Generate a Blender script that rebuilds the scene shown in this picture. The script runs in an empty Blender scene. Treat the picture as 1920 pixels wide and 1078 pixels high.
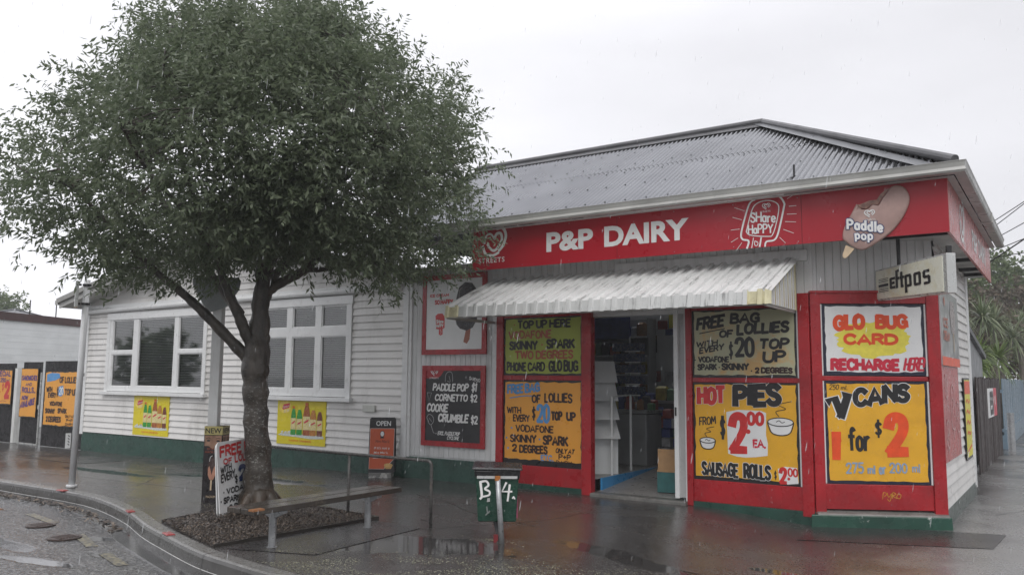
import bpy, math, random
import numpy as np
from mathutils import Vector, Matrix, noise as mnoise
random.seed(7)
R_ = math.radians
scn = bpy.context.scene
COL = scn.collection

# ---------------------------------------------------------------- camera
cam = bpy.data.cameras.new('camera')
camo = bpy.data.objects.new('camera', cam); COL.objects.link(camo)
PIT, YAW, ROL = R_(6.288), R_(34.1), R_(.478)
Fd = Vector((-math.sin(YAW)*math.cos(PIT), math.cos(YAW)*math.cos(PIT), math.sin(PIT)))
Rt = Vector((math.cos(YAW), math.sin(YAW), 0)); Up = Rt.cross(Fd)
cr = Rt*math.cos(ROL)+Up*math.sin(ROL); cu = Up*math.cos(ROL)-Rt*math.sin(ROL)
mw = Matrix((cr, cu, -Fd)).transposed().to_4x4(); mw.translation = (0, 0, 1.6)
camo.matrix_world = mw
cam.sensor_width = 36; cam.lens = 1543.2/1920*36; cam.clip_end = 2000; cam.clip_start = .05
scn.camera = camo

# ---------------------------------------------------------------- world: rain cloud over a desaturated sky
SUN_EL, SUN_AZ = 52, 300          # degrees; azimuth in the XY plane (from +X)
wd = bpy.data.worlds.new('World'); scn.world = wd; wd.use_nodes = True
nt = wd.node_tree; N = nt.nodes; L = nt.links; N.clear()
out = N.new('ShaderNodeOutputWorld'); bg = N.new('ShaderNodeBackground'); L.new(bg.outputs[0], out.inputs[0])
sky = N.new('ShaderNodeTexSky'); sky.sky_type = 'NISHITA'; sky.sun_disc = False
sky.sun_elevation = R_(SUN_EL); sky.sun_rotation = R_(90-SUN_AZ)
hs = N.new('ShaderNodeHueSaturation'); hs.inputs['Saturation'].default_value = .25; L.new(sky.outputs[0], hs.inputs['Color'])
tc = N.new('ShaderNodeTexCoord')
dt = N.new('ShaderNodeVectorMath'); dt.operation = 'DOT_PRODUCT'; L.new(tc.outputs['Generated'], dt.inputs[0])
dt.inputs[1].default_value = (-.86, .25, .12)
gr = N.new('ShaderNodeMapRange'); L.new(dt.outputs['Value'], gr.inputs[0])
gr.inputs[1].default_value = -.1; gr.inputs[2].default_value = .9; gr.inputs[3].default_value = 5.9; gr.inputs[4].default_value = 10.2
sep = N.new('ShaderNodeSeparateXYZ'); L.new(tc.outputs['Generated'], sep.inputs[0])
el = N.new('ShaderNodeMapRange'); L.new(sep.outputs[2], el.inputs[0])
el.inputs[1].default_value = .38; el.inputs[2].default_value = .95; el.inputs[3].default_value = 1.0; el.inputs[4].default_value = 1.9
ns = N.new('ShaderNodeTexNoise'); ns.inputs['Scale'].default_value = 2.2; ns.inputs['Detail'].default_value = 5
mp = N.new('ShaderNodeMapping'); mp.inputs['Scale'].default_value = (1, 1, 2.6); L.new(tc.outputs['Generated'], mp.inputs[0]); L.new(mp.outputs[0], ns.inputs['Vector'])
nr = N.new('ShaderNodeMapRange'); L.new(ns.outputs[0], nr.inputs[0])
nr.inputs[1].default_value = .3; nr.inputs[2].default_value = .7; nr.inputs[3].default_value = .90; nr.inputs[4].default_value = 1.08
m1 = N.new('ShaderNodeMath'); m1.operation = 'MULTIPLY'; L.new(gr.outputs[0], m1.inputs[0]); L.new(el.outputs[0], m1.inputs[1])
m2 = N.new('ShaderNodeMath'); m2.operation = 'MULTIPLY'; L.new(m1.outputs[0], m2.inputs[0]); L.new(nr.outputs[0], m2.inputs[1])
tint = N.new('ShaderNodeVectorMath'); tint.operation = 'SCALE'; tint.inputs[0].default_value = (.985, .985, 1.035); L.new(m2.outputs[0], tint.inputs['Scale'])
mx = N.new('ShaderNodeMix'); mx.data_type = 'RGBA'; mx.inputs[0].default_value = .9
L.new(hs.outputs[0], mx.inputs[6]); L.new(tint.outputs[0], mx.inputs[7]); L.new(mx.outputs[2], bg.inputs[0])
bg.inputs[1].default_value = .1

sl = bpy.data.lights.new('sun', 'SUN'); sl.energy = 1.3; sl.angle = R_(50); sl.color = (1, .97, .93)
so = bpy.data.objects.new('sun', sl); COL.objects.link(so)
sd = Vector((math.cos(R_(SUN_AZ))*math.cos(R_(SUN_EL)), math.sin(R_(SUN_AZ))*math.cos(R_(SUN_EL)), math.sin(R_(SUN_EL))))
so.rotation_euler = sd.to_track_quat('Z', 'Y').to_euler(); so.location = (0, -5, 20)
scn.view_settings.view_transform = 'Standard'; scn.view_settings.look = 'None'
scn.view_settings.exposure = 0.24; scn.view_settings.gamma = 1
scn.cycles.max_bounces = 10; scn.cycles.diffuse_bounces = 8; scn.cycles.transparent_max_bounces = 16
scn.cycles.sample_clamp_indirect = 6

# ---------------------------------------------------------------- materials
def newmat(name):
    m = bpy.data.materials.new(name); m.use_nodes = True
    return m, m.node_tree.nodes, m.node_tree.links, m.node_tree.nodes['Principled BSDF']
def nz(N, L, scale, detail=4, stretch=None, coord='Object', rough=.55):
    tc = N.new('ShaderNodeTexCoord'); t = N.new('ShaderNodeTexNoise')
    t.inputs['Scale'].default_value = scale; t.inputs['Detail'].default_value = detail; t.inputs['Roughness'].default_value = rough
    if stretch:
        mp = N.new('ShaderNodeMapping'); mp.inputs['Scale'].default_value = stretch
        L.new(tc.outputs[coord], mp.inputs[0]); L.new(mp.outputs[0], t.inputs['Vector'])
    else: L.new(tc.outputs[coord], t.inputs['Vector'])
    return t.outputs[0]
def ramp(N, L, src, stops):
    r = N.new('ShaderNodeValToRGB'); L.new(src, r.inputs[0])
    while len(r.color_ramp.elements) < len(stops): r.color_ramp.elements.new(.5)
    for e, (p, c) in zip(r.color_ramp.elements, stops):
        e.position = p; e.color = (*c, 1) if isinstance(c, tuple) else (c, c, c, 1)
    return r.outputs[0]
def maprange(N, L, src, a, b, c, d):
    r = N.new('ShaderNodeMapRange'); L.new(src, r.inputs[0])
    for i, v in enumerate((a, b, c, d)): r.inputs[i+1].default_value = v
    return r.outputs[0]
def math_(N, L, op, a, b=None):
    r = N.new('ShaderNodeMath'); r.operation = op
    for i, v in enumerate((a, b)):
        if v is None: continue
        if isinstance(v, (int, float)): r.inputs[i].default_value = v
        else: L.new(v, r.inputs[i])
    return r.outputs[0]
def mixc(N, L, fac, a, b, mode='MIX'):
    r = N.new('ShaderNodeMix'); r.data_type = 'RGBA'; r.blend_type = mode
    if isinstance(fac, (int, float)): r.inputs[0].default_value = fac
    else: L.new(fac, r.inputs[0])
    for i, v in ((6, a), (7, b)):
        if isinstance(v, tuple): r.inputs[i].default_value = (*v, 1)
        else: L.new(v, r.inputs[i])
    return r.outputs[2]
def bump(N, L, bsdf, src, strength, dist):
    b = N.new('ShaderNodeBump'); b.inputs['Strength'].default_value = strength; b.inputs['Distance'].default_value = dist
    L.new(src, b.inputs['Height']); L.new(b.outputs[0], bsdf.inputs['Normal'])
def M(name, col, rough=.5, var=.12, scale=6, dirt=None, dirt_amt=(.55, .75), dirt_scale=3, stretch=None, bmp=0, bscale=60, metal=0, spec=.5, dmax=.7):
    """painted / plain surface with mottling, optional dirt blotches or streaks and a fine bump"""
    m, N, L, b = newmat(name)
    n1 = nz(N, L, scale, 5)
    lo = tuple(max(0, c*(1-var)) for c in col); hi = tuple(min(1, c*(1+var)) for c in col)
    c = ramp(N, L, n1, [(.3, lo), (.7, hi)])
    if dirt:
        d = nz(N, L, dirt_scale, 8, stretch, rough=.7)
        f = maprange(N, L, d, dirt_amt[0], dirt_amt[1], 0, dmax)
        c = mixc(N, L, f, c, dirt)
    L.new(c, b.inputs['Base Color'])
    r = maprange(N, L, nz(N, L, scale*2.3, 4), .3, .7, max(.03, rough-.12), min(1, rough+.12)); L.new(r, b.inputs['Roughness'])
    b.inputs['Metallic'].default_value = metal; b.inputs['Specular IOR Level'].default_value = spec
    if bmp: bump(N, L, b, nz(N, L, bscale, 3), bmp, .004)
    return m
WHITE = M('white_weatherboard_paint', (.72, .71, .69), .38, .07, 1.3, (.34, .33, .30), (.5, .78), 2.2, (1, 1, .25), .08, 40)
def per_board(m, lo=.9, hi=1.04):
    N, L = m.node_tree.nodes, m.node_tree.links; b = N['Principled BSDF']; src = b.inputs['Base Color'].links[0].from_socket
    g = N.new('ShaderNodeNewGeometry'); v = maprange(N, L, g.outputs['Random Per Island'], 0, 1, lo, hi)
    sc = N.new('ShaderNodeVectorMath'); sc.operation = 'SCALE'; L.new(src, sc.inputs[0]); L.new(v, sc.inputs['Scale']); L.new(sc.outputs[0], b.inputs['Base Color'])
per_board(WHITE)
WHITE2 = M('white_vertical_board_paint', (.66, .67, .67), .4, .08, 1.5, (.33, .33, .31), (.5, .78), 3, (3, 3, .3), .08, 40)
TRIM = M('white_trim_paint', (.74, .75, .75), .35, .06, 2, (.4, .39, .36), (.56, .8), 5, None, .06, 50)
RED = M('red_gloss_paint', (.36, .012, .018), .3, .24, 2.4, (.17, .02, .02), (.54, .8), 6, (1, 1, .3), .07, 30)
REDS = M('red_sign_vinyl', (.39, .010, .022), .34, .07, .8, (.36, .02, .025), (.55, .9), 1.1)
GREEN = M('green_plinth_paint', (.018, .062, .046), .3, .3, 3, (.09, .10, .09), (.6, .72), 9, None, .15, 25)
GREENP = M('peeling_green_plinth_paint', (.014, .062, .042), .25, .3, 3, (.42, .45, .42), (.62, .65), 8, None, .15, 25, dmax=.9)
CONC = M('wet_concrete', (.17, .165, .155), .35, .25, 7, (.07, .068, .06), (.5, .75), 3, None, .3, 80)
KERBM = M('kerb_concrete', (.16, .157, .15), .3, .22, 9, (.08, .078, .07), (.5, .72), 2.4, None, .3, 90)
ROOFM = M('galvanised_roofing', (.26, .265, .28), .22, .12, 1.0, (.2, .2, .22), (.5, .85), 1.6, (1, .3, 1), metal=.85)
LEADM = M('dark_ridge_metal', (.09, .09, .095), .4, .2, 3)
FLASH = M('grey_flashing', (.15, .155, .165), .35, .15, 2, metal=.4)
GUTM = M('gutter_grey_paint', (.42, .42, .40), .35, .14, 2, (.2, .2, .17), (.5, .75), 4, (.4, .4, 2))
AWN = M('white_awning_metal', (.64, .65, .64), .35, .12, 2, (.05, .05, .045), (.55, .68), 5, (5.5, .3, .45), dmax=.75)
AWNY = M('yellowed_awning_metal', (.62, .58, .38), .4, .15, 6, (.3, .24, .12), (.5, .75), 10)
SOFF = M('soffit_boards', (.5, .5, .48), .5, .1, 2, (.22, .22, .2), (.5, .75), 3)
BLACK = M('black_board_paint', (.016, .015, .016), .35, .3, 5)
BLK2 = M('black_lettering', (.014, .013, .014), .4, .3, 20)
NAVY = M('navy_border_paint', (.012, .014, .035), .35, .2, 5)
ORANGE = M('orange_sign_paint', (.80, .36, .05), .36, .06, 3, (.66, .30, .06), (.5, .8), 6)
YELLOW = M('golden_sign_paint', (.77, .41, .024), .34, .07, 3, (.62, .31, .03), (.5, .75), 5)
LIME = M('lime_sign_paint', (.40, .47, .07), .4, .08, 3, (.34, .40, .08), (.5, .8), 6)
BUFF = M('weathered_buff_paint', (.50, .50, .33), .4, .08, 2, (.66, .34, .08), (.5, .62), 2.0)
SIGNW = M('white_sign_paint', (.78, .79, .79), .36, .05, 4)
SPLASH = M('yellow_splash_paint', (.82, .72, .09), .4, .1, 12)
LRED = M('red_lettering', (.60, .03, .03), .38, .15, 12)
LRED2 = M('crimson_lettering', (.58, .02, .05), .38, .12, 12)
LORED = M('orange_red_lettering', (.78, .08, .015), .38, .12, 9)
LBLUE = M('blue_lettering', (.10, .30, .60), .4, .15, 12)
LPBLUE = M('pale_blue_lettering', (.24, .34, .48), .5, .25, 14)
LBROWN = M('dark_brown_lettering', (.035, .015, .012), .4, .3, 12)
LRUST = M('faded_red_lettering', (.42, .10, .05), .4, .2, 12)
LWHITE = M('white_lettering', (.78, .78, .77), .4, .06, 10)
LPURP = M('purple_lettering', (.10, .05, .20), .4, .2, 10)
LDBLUE = M('deep_blue_lettering', (.012, .04, .16), .35, .2, 10)
GALV = M('galvanised_tube', (.36, .37, .38), .35, .2, 12, (.2, .2, .2), (.5, .75), 8, None, .1, 60, metal=.5)
DTUBE = M('dark_painted_tube', (.07, .068, .065), .3, .35, 14, (.16, .08, .04), (.58, .75), 14)
POLEM = M('grey_painted_pole', (.62, .63, .64), .35, .1, 5)
POSTM = M('white_square_post_paint', (.70, .71, .70), .4, .1, 3, (.34, .34, .31), (.5, .75), 4, (2, 2, .3))
PLATEM = M('grey_sign_back', (.26, .28, .28), .45, .15, 4)
WOODB = M('wet_bench_timber', (.045, .038, .032), .14, .35, 3, (.16, .13, .1), (.52, .7), 7, (1, 8, 1), .2, 30)
RUSTW = M('worn_bench_end_timber', (.30, .13, .05), .35, .3, 12)
BINM = M('green_bin_plastic', (.012, .055, .035), .28, .25, 5, (.05, .07, .06), (.6, .75), 9)
BINB = M('black_bin_plastic', (.018, .018, .02), .25, .3, 8, None, bmp=.25, bscale=40)
PINK = M('pink_bin_edge', (.55, .10, .22), .4, .2, 8)
RUST = M('rusty_steel', (.26, .09, .03), .6, .4, 14)
FENB = M('black_corrugated_fence', (.022, .021, .023), .3, .3, 3)
BROWNF = M('brown_timber_fence', (.026, .014, .012), .5, .4, 3, (.045, .03, .025), (.5, .75), 5, (3, 3, .4), .2, 30)
BLUEF = M('blue_fence_paint', (.17, .24, .30), .35, .15, 3, (.1, .15, .2), (.55, .8), 4)
BLOCK = M('white_block_wall', (.86, .885, .88), .5, .06, 1.5, (.6, .63, .62), (.5, .8), 2, (.3, .3, 2), .15, 20)
BROWNR = M('brown_parapet', (.06, .022, .02), .4, .25, 3)
SHEDM = M('shed_grey_cladding', (.23, .24, .25), .4, .12, 2)
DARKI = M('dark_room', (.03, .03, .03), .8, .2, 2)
BLIND = M('venetian_blind', (.62, .64, .63), .5, .1, 2)
INTW = M('shop_inner_wall', (.78, .80, .80), .6, .05, 1.5)
INTF = M('shop_floor', (.26, .25, .24), .35, .2, 5)
CARD = M('cardboard', (.42, .25, .12), .7, .12, 8)
TEAL = M('printed_teal_carton', (.03, .13, .13), .5, .2, 9)
BLUEP = M('blue_kick_board', (.05, .28, .58), .35, .1, 5)
LEMON = M('yellow_poster', (.74, .66, .03), .35, .05, 2)
BGREEN = M('green_bottle_print', (.03, .30, .04), .3, .2, 9)
BAMBER = M('amber_bottle_print', (.36, .10, .02), .3, .2, 9)
BORNG = M('orange_cap_print', (.62, .16, .02), .3, .1, 9)
BLAB = M('bottle_label_print', (.72, .62, .30), .35, .25, 40)
ICE = M('ice_print', (.62, .66, .62), .35, .25, 40)
CHOC = M('dark_chocolate_print', (.014, .010, .011), .3, .3, 6)
MCHOC = M('milk_chocolate_print', (.42, .28, .25), .38, .22, 5)
BITE = M('bitten_chocolate_print', (.24, .13, .10), .4, .45, 22)
STICK = M('ice_cream_stick', (.62, .48, .32), .5, .15, 12)
CREAM = M('creamy_lightbox_plastic', (.80, .80, .68), .3, .06, 1.6, (.62, .50, .16), (.5, .75), 2.2)
ALU = M('sign_box_aluminium', (.55, .56, .55), .3, .1, 4, metal=.4)
FACEP = M('face_photo_print', (.30, .17, .11), .4, .55, 9)
ORB = M('orange_board_print', (.58, .10, .03), .38, .08, 4)
PIEC = M('pie_print', (.62, .40, .14), .4, .25, 14)
REDMARK = M('red_kerb_plastic', (.30, .045, .045), .3, .2, 20)
CABLE = M('black_cable', (.015, .015, .017), .5, .1, 3)
FADERED = M('faded_red_print', (.45, .09, .085), .3, .15, 3)
PALEP = M('pale_glossy_poster', (.60, .61, .62), .12, .08, 2)

def glass_mat():
    m, N, L, b = newmat('window_glass')
    N.remove(b); o = N['Material Output']
    t = N.new('ShaderNodeBsdfTransparent'); t.inputs[0].default_value = (.72, .76, .76, 1)
    g = N.new('ShaderNodeBsdfGlossy'); g.inputs['Roughness'].default_value = .03
    f = N.new('ShaderNodeFresnel'); f.inputs[0].default_value = 1.52
    mxs = N.new('ShaderNodeMixShader'); ff = math_(N, L, 'ADD', math_(N, L, 'MULTIPLY', f.outputs[0], 1.8), .06); ff = math_(N, L, 'MINIMUM', ff, 1.0)
    L.new(ff, mxs.inputs[0]); L.new(t.outputs[0], mxs.inputs[1]); L.new(g.outputs[0], mxs.inputs[2])
    L.new(mxs.outputs[0], o.inputs[0]); return m
GLASS = glass_mat()

def leaf_mat(name, c0, c1, c2, rough=.42, trans=.25):
    m, N, L, b = newmat(name)
    g = N.new('ShaderNodeNewGeometry'); o = N['Material Output']
    n = nz(N, L, .8, 3)
    v = math_(N, L, 'ADD', math_(N, L, 'MULTIPLY', g.outputs['Random Per Island'], .6), math_(N, L, 'MULTIPLY', n, .4))
    c = ramp(N, L, v, [(.15, c0), (.5, c1), (.85, c2)])
    L.new(c, b.inputs['Base Color']); b.inputs['Roughness'].default_value = rough; b.inputs['Specular IOR Level'].default_value = .55
    tr = N.new('ShaderNodeBsdfTranslucent'); L.new(c, tr.inputs[0])
    ms = N.new('ShaderNodeMixShader'); ms.inputs[0].default_value = trans
    L.new(b.outputs[0], ms.inputs[1]); L.new(tr.outputs[0], ms.inputs[2]); L.new(ms.outputs[0], o.inputs[0])
    return m
LEAF = leaf_mat('street_tree_leaf', (.10, .132, .08), (.145, .182, .108), (.195, .23, .145), .45, .48)
LEAFB = leaf_mat('hedge_leaf', (.07, .11, .035), (.11, .16, .055), (.16, .20, .075), .42, .35)
LEAFR = leaf_mat('bronze_shrub_leaf', (.07, .06, .035), (.10, .08, .05), (.15, .11, .075), .42, .3)
LEAFP = leaf_mat('sword_leaf', (.08, .11, .05), (.14, .18, .09), (.25, .27, .16), .35, .3)
LEAFP2 = leaf_mat('fan_leaf', (.07, .12, .025), (.12, .18, .04), (.19, .24, .08), .35, .35)

def bark_mat():
    m, N, L, b = newmat('street_tree_bark')
    c = ramp(N, L, nz(N, L, 9, 8, (1, 1, .45)), [(.3, (.022, .019, .015)), (.7, (.085, .07, .055))])
    lich = maprange(N, L, nz(N, L, 23, 8, (1, 1, 2.0), rough=.7), .545, .62, 0, .8)
    tc = N.new('ShaderNodeTexCoord'); sp = N.new('ShaderNodeSeparateXYZ'); L.new(tc.outputs['Object'], sp.inputs[0])
    band = math_(N, L, 'MULTIPLY', maprange(N, L, sp.outputs[2], .25, .5, 0, 1), maprange(N, L, sp.outputs[2], 1.1, 1.7, 1, .1))
    c = mixc(N, L, math_(N, L, 'MULTIPLY', lich, band), c, (.30, .30, .275))
    moss = math_(N, L, 'MULTIPLY', maprange(N, L, sp.outputs[2], .5, .1, 0, 1), maprange(N, L, nz(N, L, 5, 4), .4, .65, 0, .8))
    c = mixc(N, L, moss, c, (.085, .052, .03))
    L.new(c, b.inputs['Base Color']); b.inputs['Roughness'].default_value = .35
    bump(N, L, b, nz(N, L, 22, 8, (1, 1, .4)), .8, .02); return m
BARK = bark_mat()
TRUNKP = M('palm_trunk_bark', (.10, .085, .07), .6, .4, 8, bmp=.4, bscale=25)

def ground_mat(name, base, vscale, puddles, rough_lo, rough_hi, agg, base_var=.35, flow=(1, 1, 1), spark=None, bstr=.35, sky_sheen_side=False):
    """wet asphalt: aggregate bump, damp patches, and listed puddles (x, y, rx, ry, angle) in world metres"""
    m, N, L, b = newmat(name)
    tc = N.new('ShaderNodeTexCoord')
    big = nz(N, L, .55, 6, flow, rough=.6)
    fine = nz(N, L, agg, 4)
    vor = N.new('ShaderNodeTexVoronoi'); vor.inputs['Scale'].default_value = vscale; L.new(tc.outputs['Object'], vor.inputs['Vector'])
    pud = None
    for (x, y, rx, ry, a) in puddles:
        mp = N.new('ShaderNodeMapping'); mp.vector_type = 'TEXTURE'
        mp.inputs['Location'].default_value = (x, y, 0); mp.inputs['Rotation'].default_value = (0, 0, R_(a)); mp.inputs['Scale'].default_value = (rx, ry, 50)
        L.new(tc.outputs['Object'], mp.inputs[0])
        ln = N.new('ShaderNodeVectorMath'); ln.operation = 'LENGTH'; L.new(mp.outputs[0], ln.inputs[0])
        d = math_(N, L, 'ADD', ln.outputs['Value'], math_(N, L, 'MULTIPLY', math_(N, L, 'SUBTRACT', nz(N, L, 1.7, 5, rough=.62), .5), 1.5))
        p = maprange(N, L, d, .78, 1.02, 1, 0)
        pud = p if pud is None else math_(N, L, 'MAXIMUM', pud, p)
    lo = tuple(c*(1-base_var) for c in base); hi = tuple(c*(1+base_var) for c in base)
    c = ramp(N, L, fine, [(.32, lo), (.68, hi)])
    c = mixc(N, L, maprange(N, L, big, .35, .7, 0, .55), c, tuple(x*.45 for x in base))
    c = mixc(N, L, maprange(N, L, nz(N, L, 2.6, 7, rough=.7), .52, .7, 0, .6), c, tuple(x*1.7 for x in base))
    c = mixc(N, L, maprange(N, L, nz(N, L, 5.1, 6, rough=.65), .58, .7, 0, .6), c, tuple(x*.4 for x in base))
    if sky_sheen_side:      # sky sheen on the side-street path, painted as a paler base colour
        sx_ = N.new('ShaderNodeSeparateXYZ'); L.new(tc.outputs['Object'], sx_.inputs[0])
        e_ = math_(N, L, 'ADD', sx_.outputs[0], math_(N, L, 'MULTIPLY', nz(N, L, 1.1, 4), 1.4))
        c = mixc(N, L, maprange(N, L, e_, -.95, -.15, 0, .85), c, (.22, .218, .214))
    if spark:
        cell = N.new('ShaderNodeTexVoronoi'); cell.inputs['Scale'].default_value = vscale; L.new(tc.outputs['Object'], cell.inputs['Vector'])
        sp = N.new('ShaderNodeSeparateColor'); L.new(cell.outputs['Color'], sp.inputs[0])
        c = mixc(N, L, maprange(N, L, sp.outputs[0], .55, 1, 0, spark), c, (.34, .34, .33))
    r = maprange(N, L, big, .35, .68, rough_hi, rough_lo)
    r = math_(N, L, 'ADD', r, maprange(N, L, fine, .3, .7, -.05, .07))
    if pud is not None:
        c = mixc(N, L, math_(N, L, 'MULTIPLY', pud, .5), c, tuple(x*.5 for x in base))
        mr = N.new('ShaderNodeMix'); L.new(pud, mr.inputs[0]); L.new(r, mr.inputs[2]); mr.inputs[3].default_value = .045; r = mr.outputs[0]
    L.new(c, b.inputs['Base Color']); L.new(r, b.inputs['Roughness'])
    h = math_(N, L, 'ADD', math_(N, L, 'MULTIPLY', vor.outputs['Distance'], 1.0), math_(N, L, 'MULTIPLY', fine, .6))
    if pud is not None:
        h = math_(N, L, 'MULTIPLY', h, math_(N, L, 'SUBTRACT', 1.0, math_(N, L, 'MULTIPLY', pud, .955)))
    bump(N, L, b, h, bstr, .006)
    b.inputs['Specular IOR Level'].default_value = .6
    return m
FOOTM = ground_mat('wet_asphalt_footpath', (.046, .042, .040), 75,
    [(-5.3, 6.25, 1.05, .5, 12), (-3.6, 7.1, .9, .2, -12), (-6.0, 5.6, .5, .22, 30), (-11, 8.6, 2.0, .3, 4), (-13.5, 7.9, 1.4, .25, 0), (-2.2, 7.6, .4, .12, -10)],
    .08, .31, 38, flow=(1, 1.6, 1), bstr=.2, sky_sheen_side=True, spark=.2)
ROADM = ground_mat('wet_chipseal_road', (.036, .036, .038), 42, [(-8.75, 5.02, .42, .11, 25), (-7.9, 4.62, .25, .1, 0), (-11.5, 4.8, .8, .15, 5), (-9.6, 4.35, 1.3, .16, -4), (-12.5, 5.3, 1.2, .12, 3), (-8.2, 4.1, .7, .12, 10)], .05, .30, 26, .6, flow=(.9, 2.2, 1), spark=.5, bstr=1.0)
PATCHM = ground_mat('dark_asphalt_patch', (.040, .038, .039), 80, [], .12, .34, 45, bstr=.16)
MARKM = M('worn_yellow_road_paint', (.30, .26, .15), .4, .3, 8, (.05, .05, .05), (.38, .54), 22, None, .5, 60, dmax=.95)
MULCHM = leaf_mat('bark_mulch_chip', (.014, .009, .007), (.04, .029, .021), (.24, .19, .15), .3, 0)
MULCHB = M('dark_mulch_soil', (.028, .02, .015), .6, .4, 20, bmp=.6, bscale=30)
PETAL = leaf_mat('fallen_petal', (.22, .22, .13), (.38, .38, .25), (.6, .58, .42), .5, 0)
LITTER = leaf_mat('gutter_leaf_litter', (.03, .018, .01), (.08, .05, .03), (.2, .15, .1), .5, 0)

# ---------------------------------------------------------------- mesh helpers
class MB:
    def __init__(s): s.v = []; s.f = []; s.m = []
    def quad(s, a, b, c, d, mi=0):
        i = len(s.v); s.v += [a, b, c, d]; s.f.append((i, i+1, i+2, i+3)); s.m.append(mi)
    def poly(s, pts, mi=0):
        i = len(s.v); s.v += list(pts); s.f.append(tuple(range(i, i+len(pts)))); s.m.append(mi)
    def box(s, x0, x1, y0, y1, z0, z1, mi=0, rot=None, org=(0, 0, 0)):
        P = [(x0, y0, z0), (x1, y0, z0), (x1, y1, z0), (x0, y1, z0), (x0, y0, z1), (x1, y0, z1), (x1, y1, z1), (x0, y1, z1)]
        if rot is not None: P = [tuple(rot @ Vector(p) + Vector(org)) for p in P]
        s.hexa(P, mi)
    def hexa(s, P, mi=0):
        i = len(s.v); s.v += [tuple(p) for p in P]
        for q in ((0, 3, 2, 1), (4, 5, 6, 7), (0, 1, 5, 4), (1, 2, 6, 5), (2, 3, 7, 6), (3, 0, 4, 7)):
            s.f.append(tuple(i+k for k in q)); s.m.append(mi)
    def tube(s, path, rad, n=10, mi=0, cap=True):
        path = [Vector(p) for p in path]; rad = rad if isinstance(rad, (list, tuple)) else [rad]*len(path)
        i0 = len(s.v); ref = None
        for k, p in enumerate(path):
            d = (path[min(k+1, len(path)-1)]-path[max(k-1, 0)]).normalized()
            if ref is None: ref = Vector((0, 0, 1)) if abs(d.z) < .9 else Vector((1, 0, 0))
            a = d.cross(ref).normalized(); b = a.cross(d).normalized(); ref = b
            for j in range(n):
                t = 2*math.pi*j/n; s.v.append(tuple(p+(a*math.cos(t)+b*math.sin(t))*rad[k]))
        for k in range(len(path)-1):
            for j in range(n):
                A = i0+k*n+j; B = i0+k*n+(j+1) % n
                s.f.append((A, B, B+n, A+n)); s.m.append(mi)
        if cap:
            s.f.append(tuple(i0+j for j in reversed(range(n)))); s.m.append(mi)
            s.f.append(tuple(i0+(len(path)-1)*n+j for j in range(n))); s.m.append(mi)
    def prism(s, pts, y0, y1, mi=0, mside=None):
        """outline pts (x,z) extruded from y0 (front) to y1"""
        n = len(pts); i = len(s.v)
        s.v += [(x, y0, z) for x, z in pts]+[(x, y1, z) for x, z in pts]
        s.f.append(tuple(range(i, i+n))); s.m.append(mi)
        s.f.append(tuple(reversed(range(i+n, i+2*n)))); s.m.append(mi if mside is None else mside)
        for k in range(n):
            a, b = i+k, i+(k+1) % n
            s.f.append((b, a, a+n, b+n)); s.m.append(mi if mside is None else mside)
    def build(s, name, mats, parent=None, loc=None, rz=None, smooth=False, bevel=0, kind=None, label=None):
        me = bpy.data.meshes.new(name); me.from_pydata([tuple(p) for p in s.v], [], s.f)
        mats = mats if isinstance(mats, (list, tuple)) else [mats]
        for m in mats: me.materials.append(m)
        if len(mats) > 1: me.polygons.foreach_set('material_index', s.m)
        if smooth: me.polygons.foreach_set('use_smooth', [True]*len(s.f))
        me.update(); o = bpy.data.objects.new(name, me); COL.objects.link(o)
        if parent is not None: o.parent = parent
        if loc is not None: o.location = loc
        if rz is not None: o.rotation_euler = (0, 0, rz)
        if bevel:
            w = o.modifiers.new('w', 'WELD'); w.merge_threshold = 1e-5
            bv = o.modifiers.new('b', 'BEVEL'); bv.width = bevel; bv.segments = 2; bv.limit_method = 'ANGLE'; bv.harden_normals = False
        if kind: o['kind'] = kind
        if label: o['label'] = label
        return o
def tag(o, label, cat, group=None):
    o['label'] = label; o['category'] = cat
    if group: o['group'] = group
    return o
def thing(name, label, cat, loc=(0, 0, 0), rz=0, group=None):
    o = bpy.data.objects.new(name, None); COL.objects.link(o); o.location = loc; o.rotation_euler = (0, 0, rz)
    o.empty_display_size = .2
    return tag(o, label, cat, group)
def np_mesh(name, verts, faces, mats, parent=None, kind=None, smooth=False):
    me = bpy.data.meshes.new(name); nv, (nf, k) = len(verts), faces.shape
    me.vertices.add(nv); me.vertices.foreach_set('co', verts.astype(np.float32).ravel())
    me.loops.add(nf*k); me.loops.foreach_set('vertex_index', faces.astype(np.int32).ravel())
    me.polygons.add(nf); me.polygons.foreach_set('loop_start', np.arange(0, nf*k, k, dtype=np.int32)); me.polygons.foreach_set('loop_total', np.full(nf, k, dtype=np.int32))
    me.materials.append(mats); me.update(calc_edges=True); me.validate()
    if smooth: me.polygons.foreach_set('use_smooth', [True]*nf)
    o = bpy.data.objects.new(name, me); COL.objects.link(o)
    if parent is not None: o.parent = parent
    if kind: o['kind'] = kind
    return o
def sm(a, b, x):
    t = min(1, max(0, (x-a)/(b-a))); return t*t*(3-2*t)
def catmull(p, n=5):
    P = [p[0]]+list(p)+[p[-1]]; o = []
    for i in range(1, len(P)-2):
        for k in range(n):
            t = k/n; o.append(tuple(.5*((2*P[i][c])+(-P[i-1][c]+P[i+1][c])*t+(2*P[i-1][c]-5*P[i][c]+4*P[i+1][c]-P[i+2][c])*t*t+(-P[i-1][c]+3*P[i][c]-3*P[i+1][c]+P[i+2][c])*t**3) for c in range(len(P[0]))))
    return o+[tuple(p[-1])]

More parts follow.
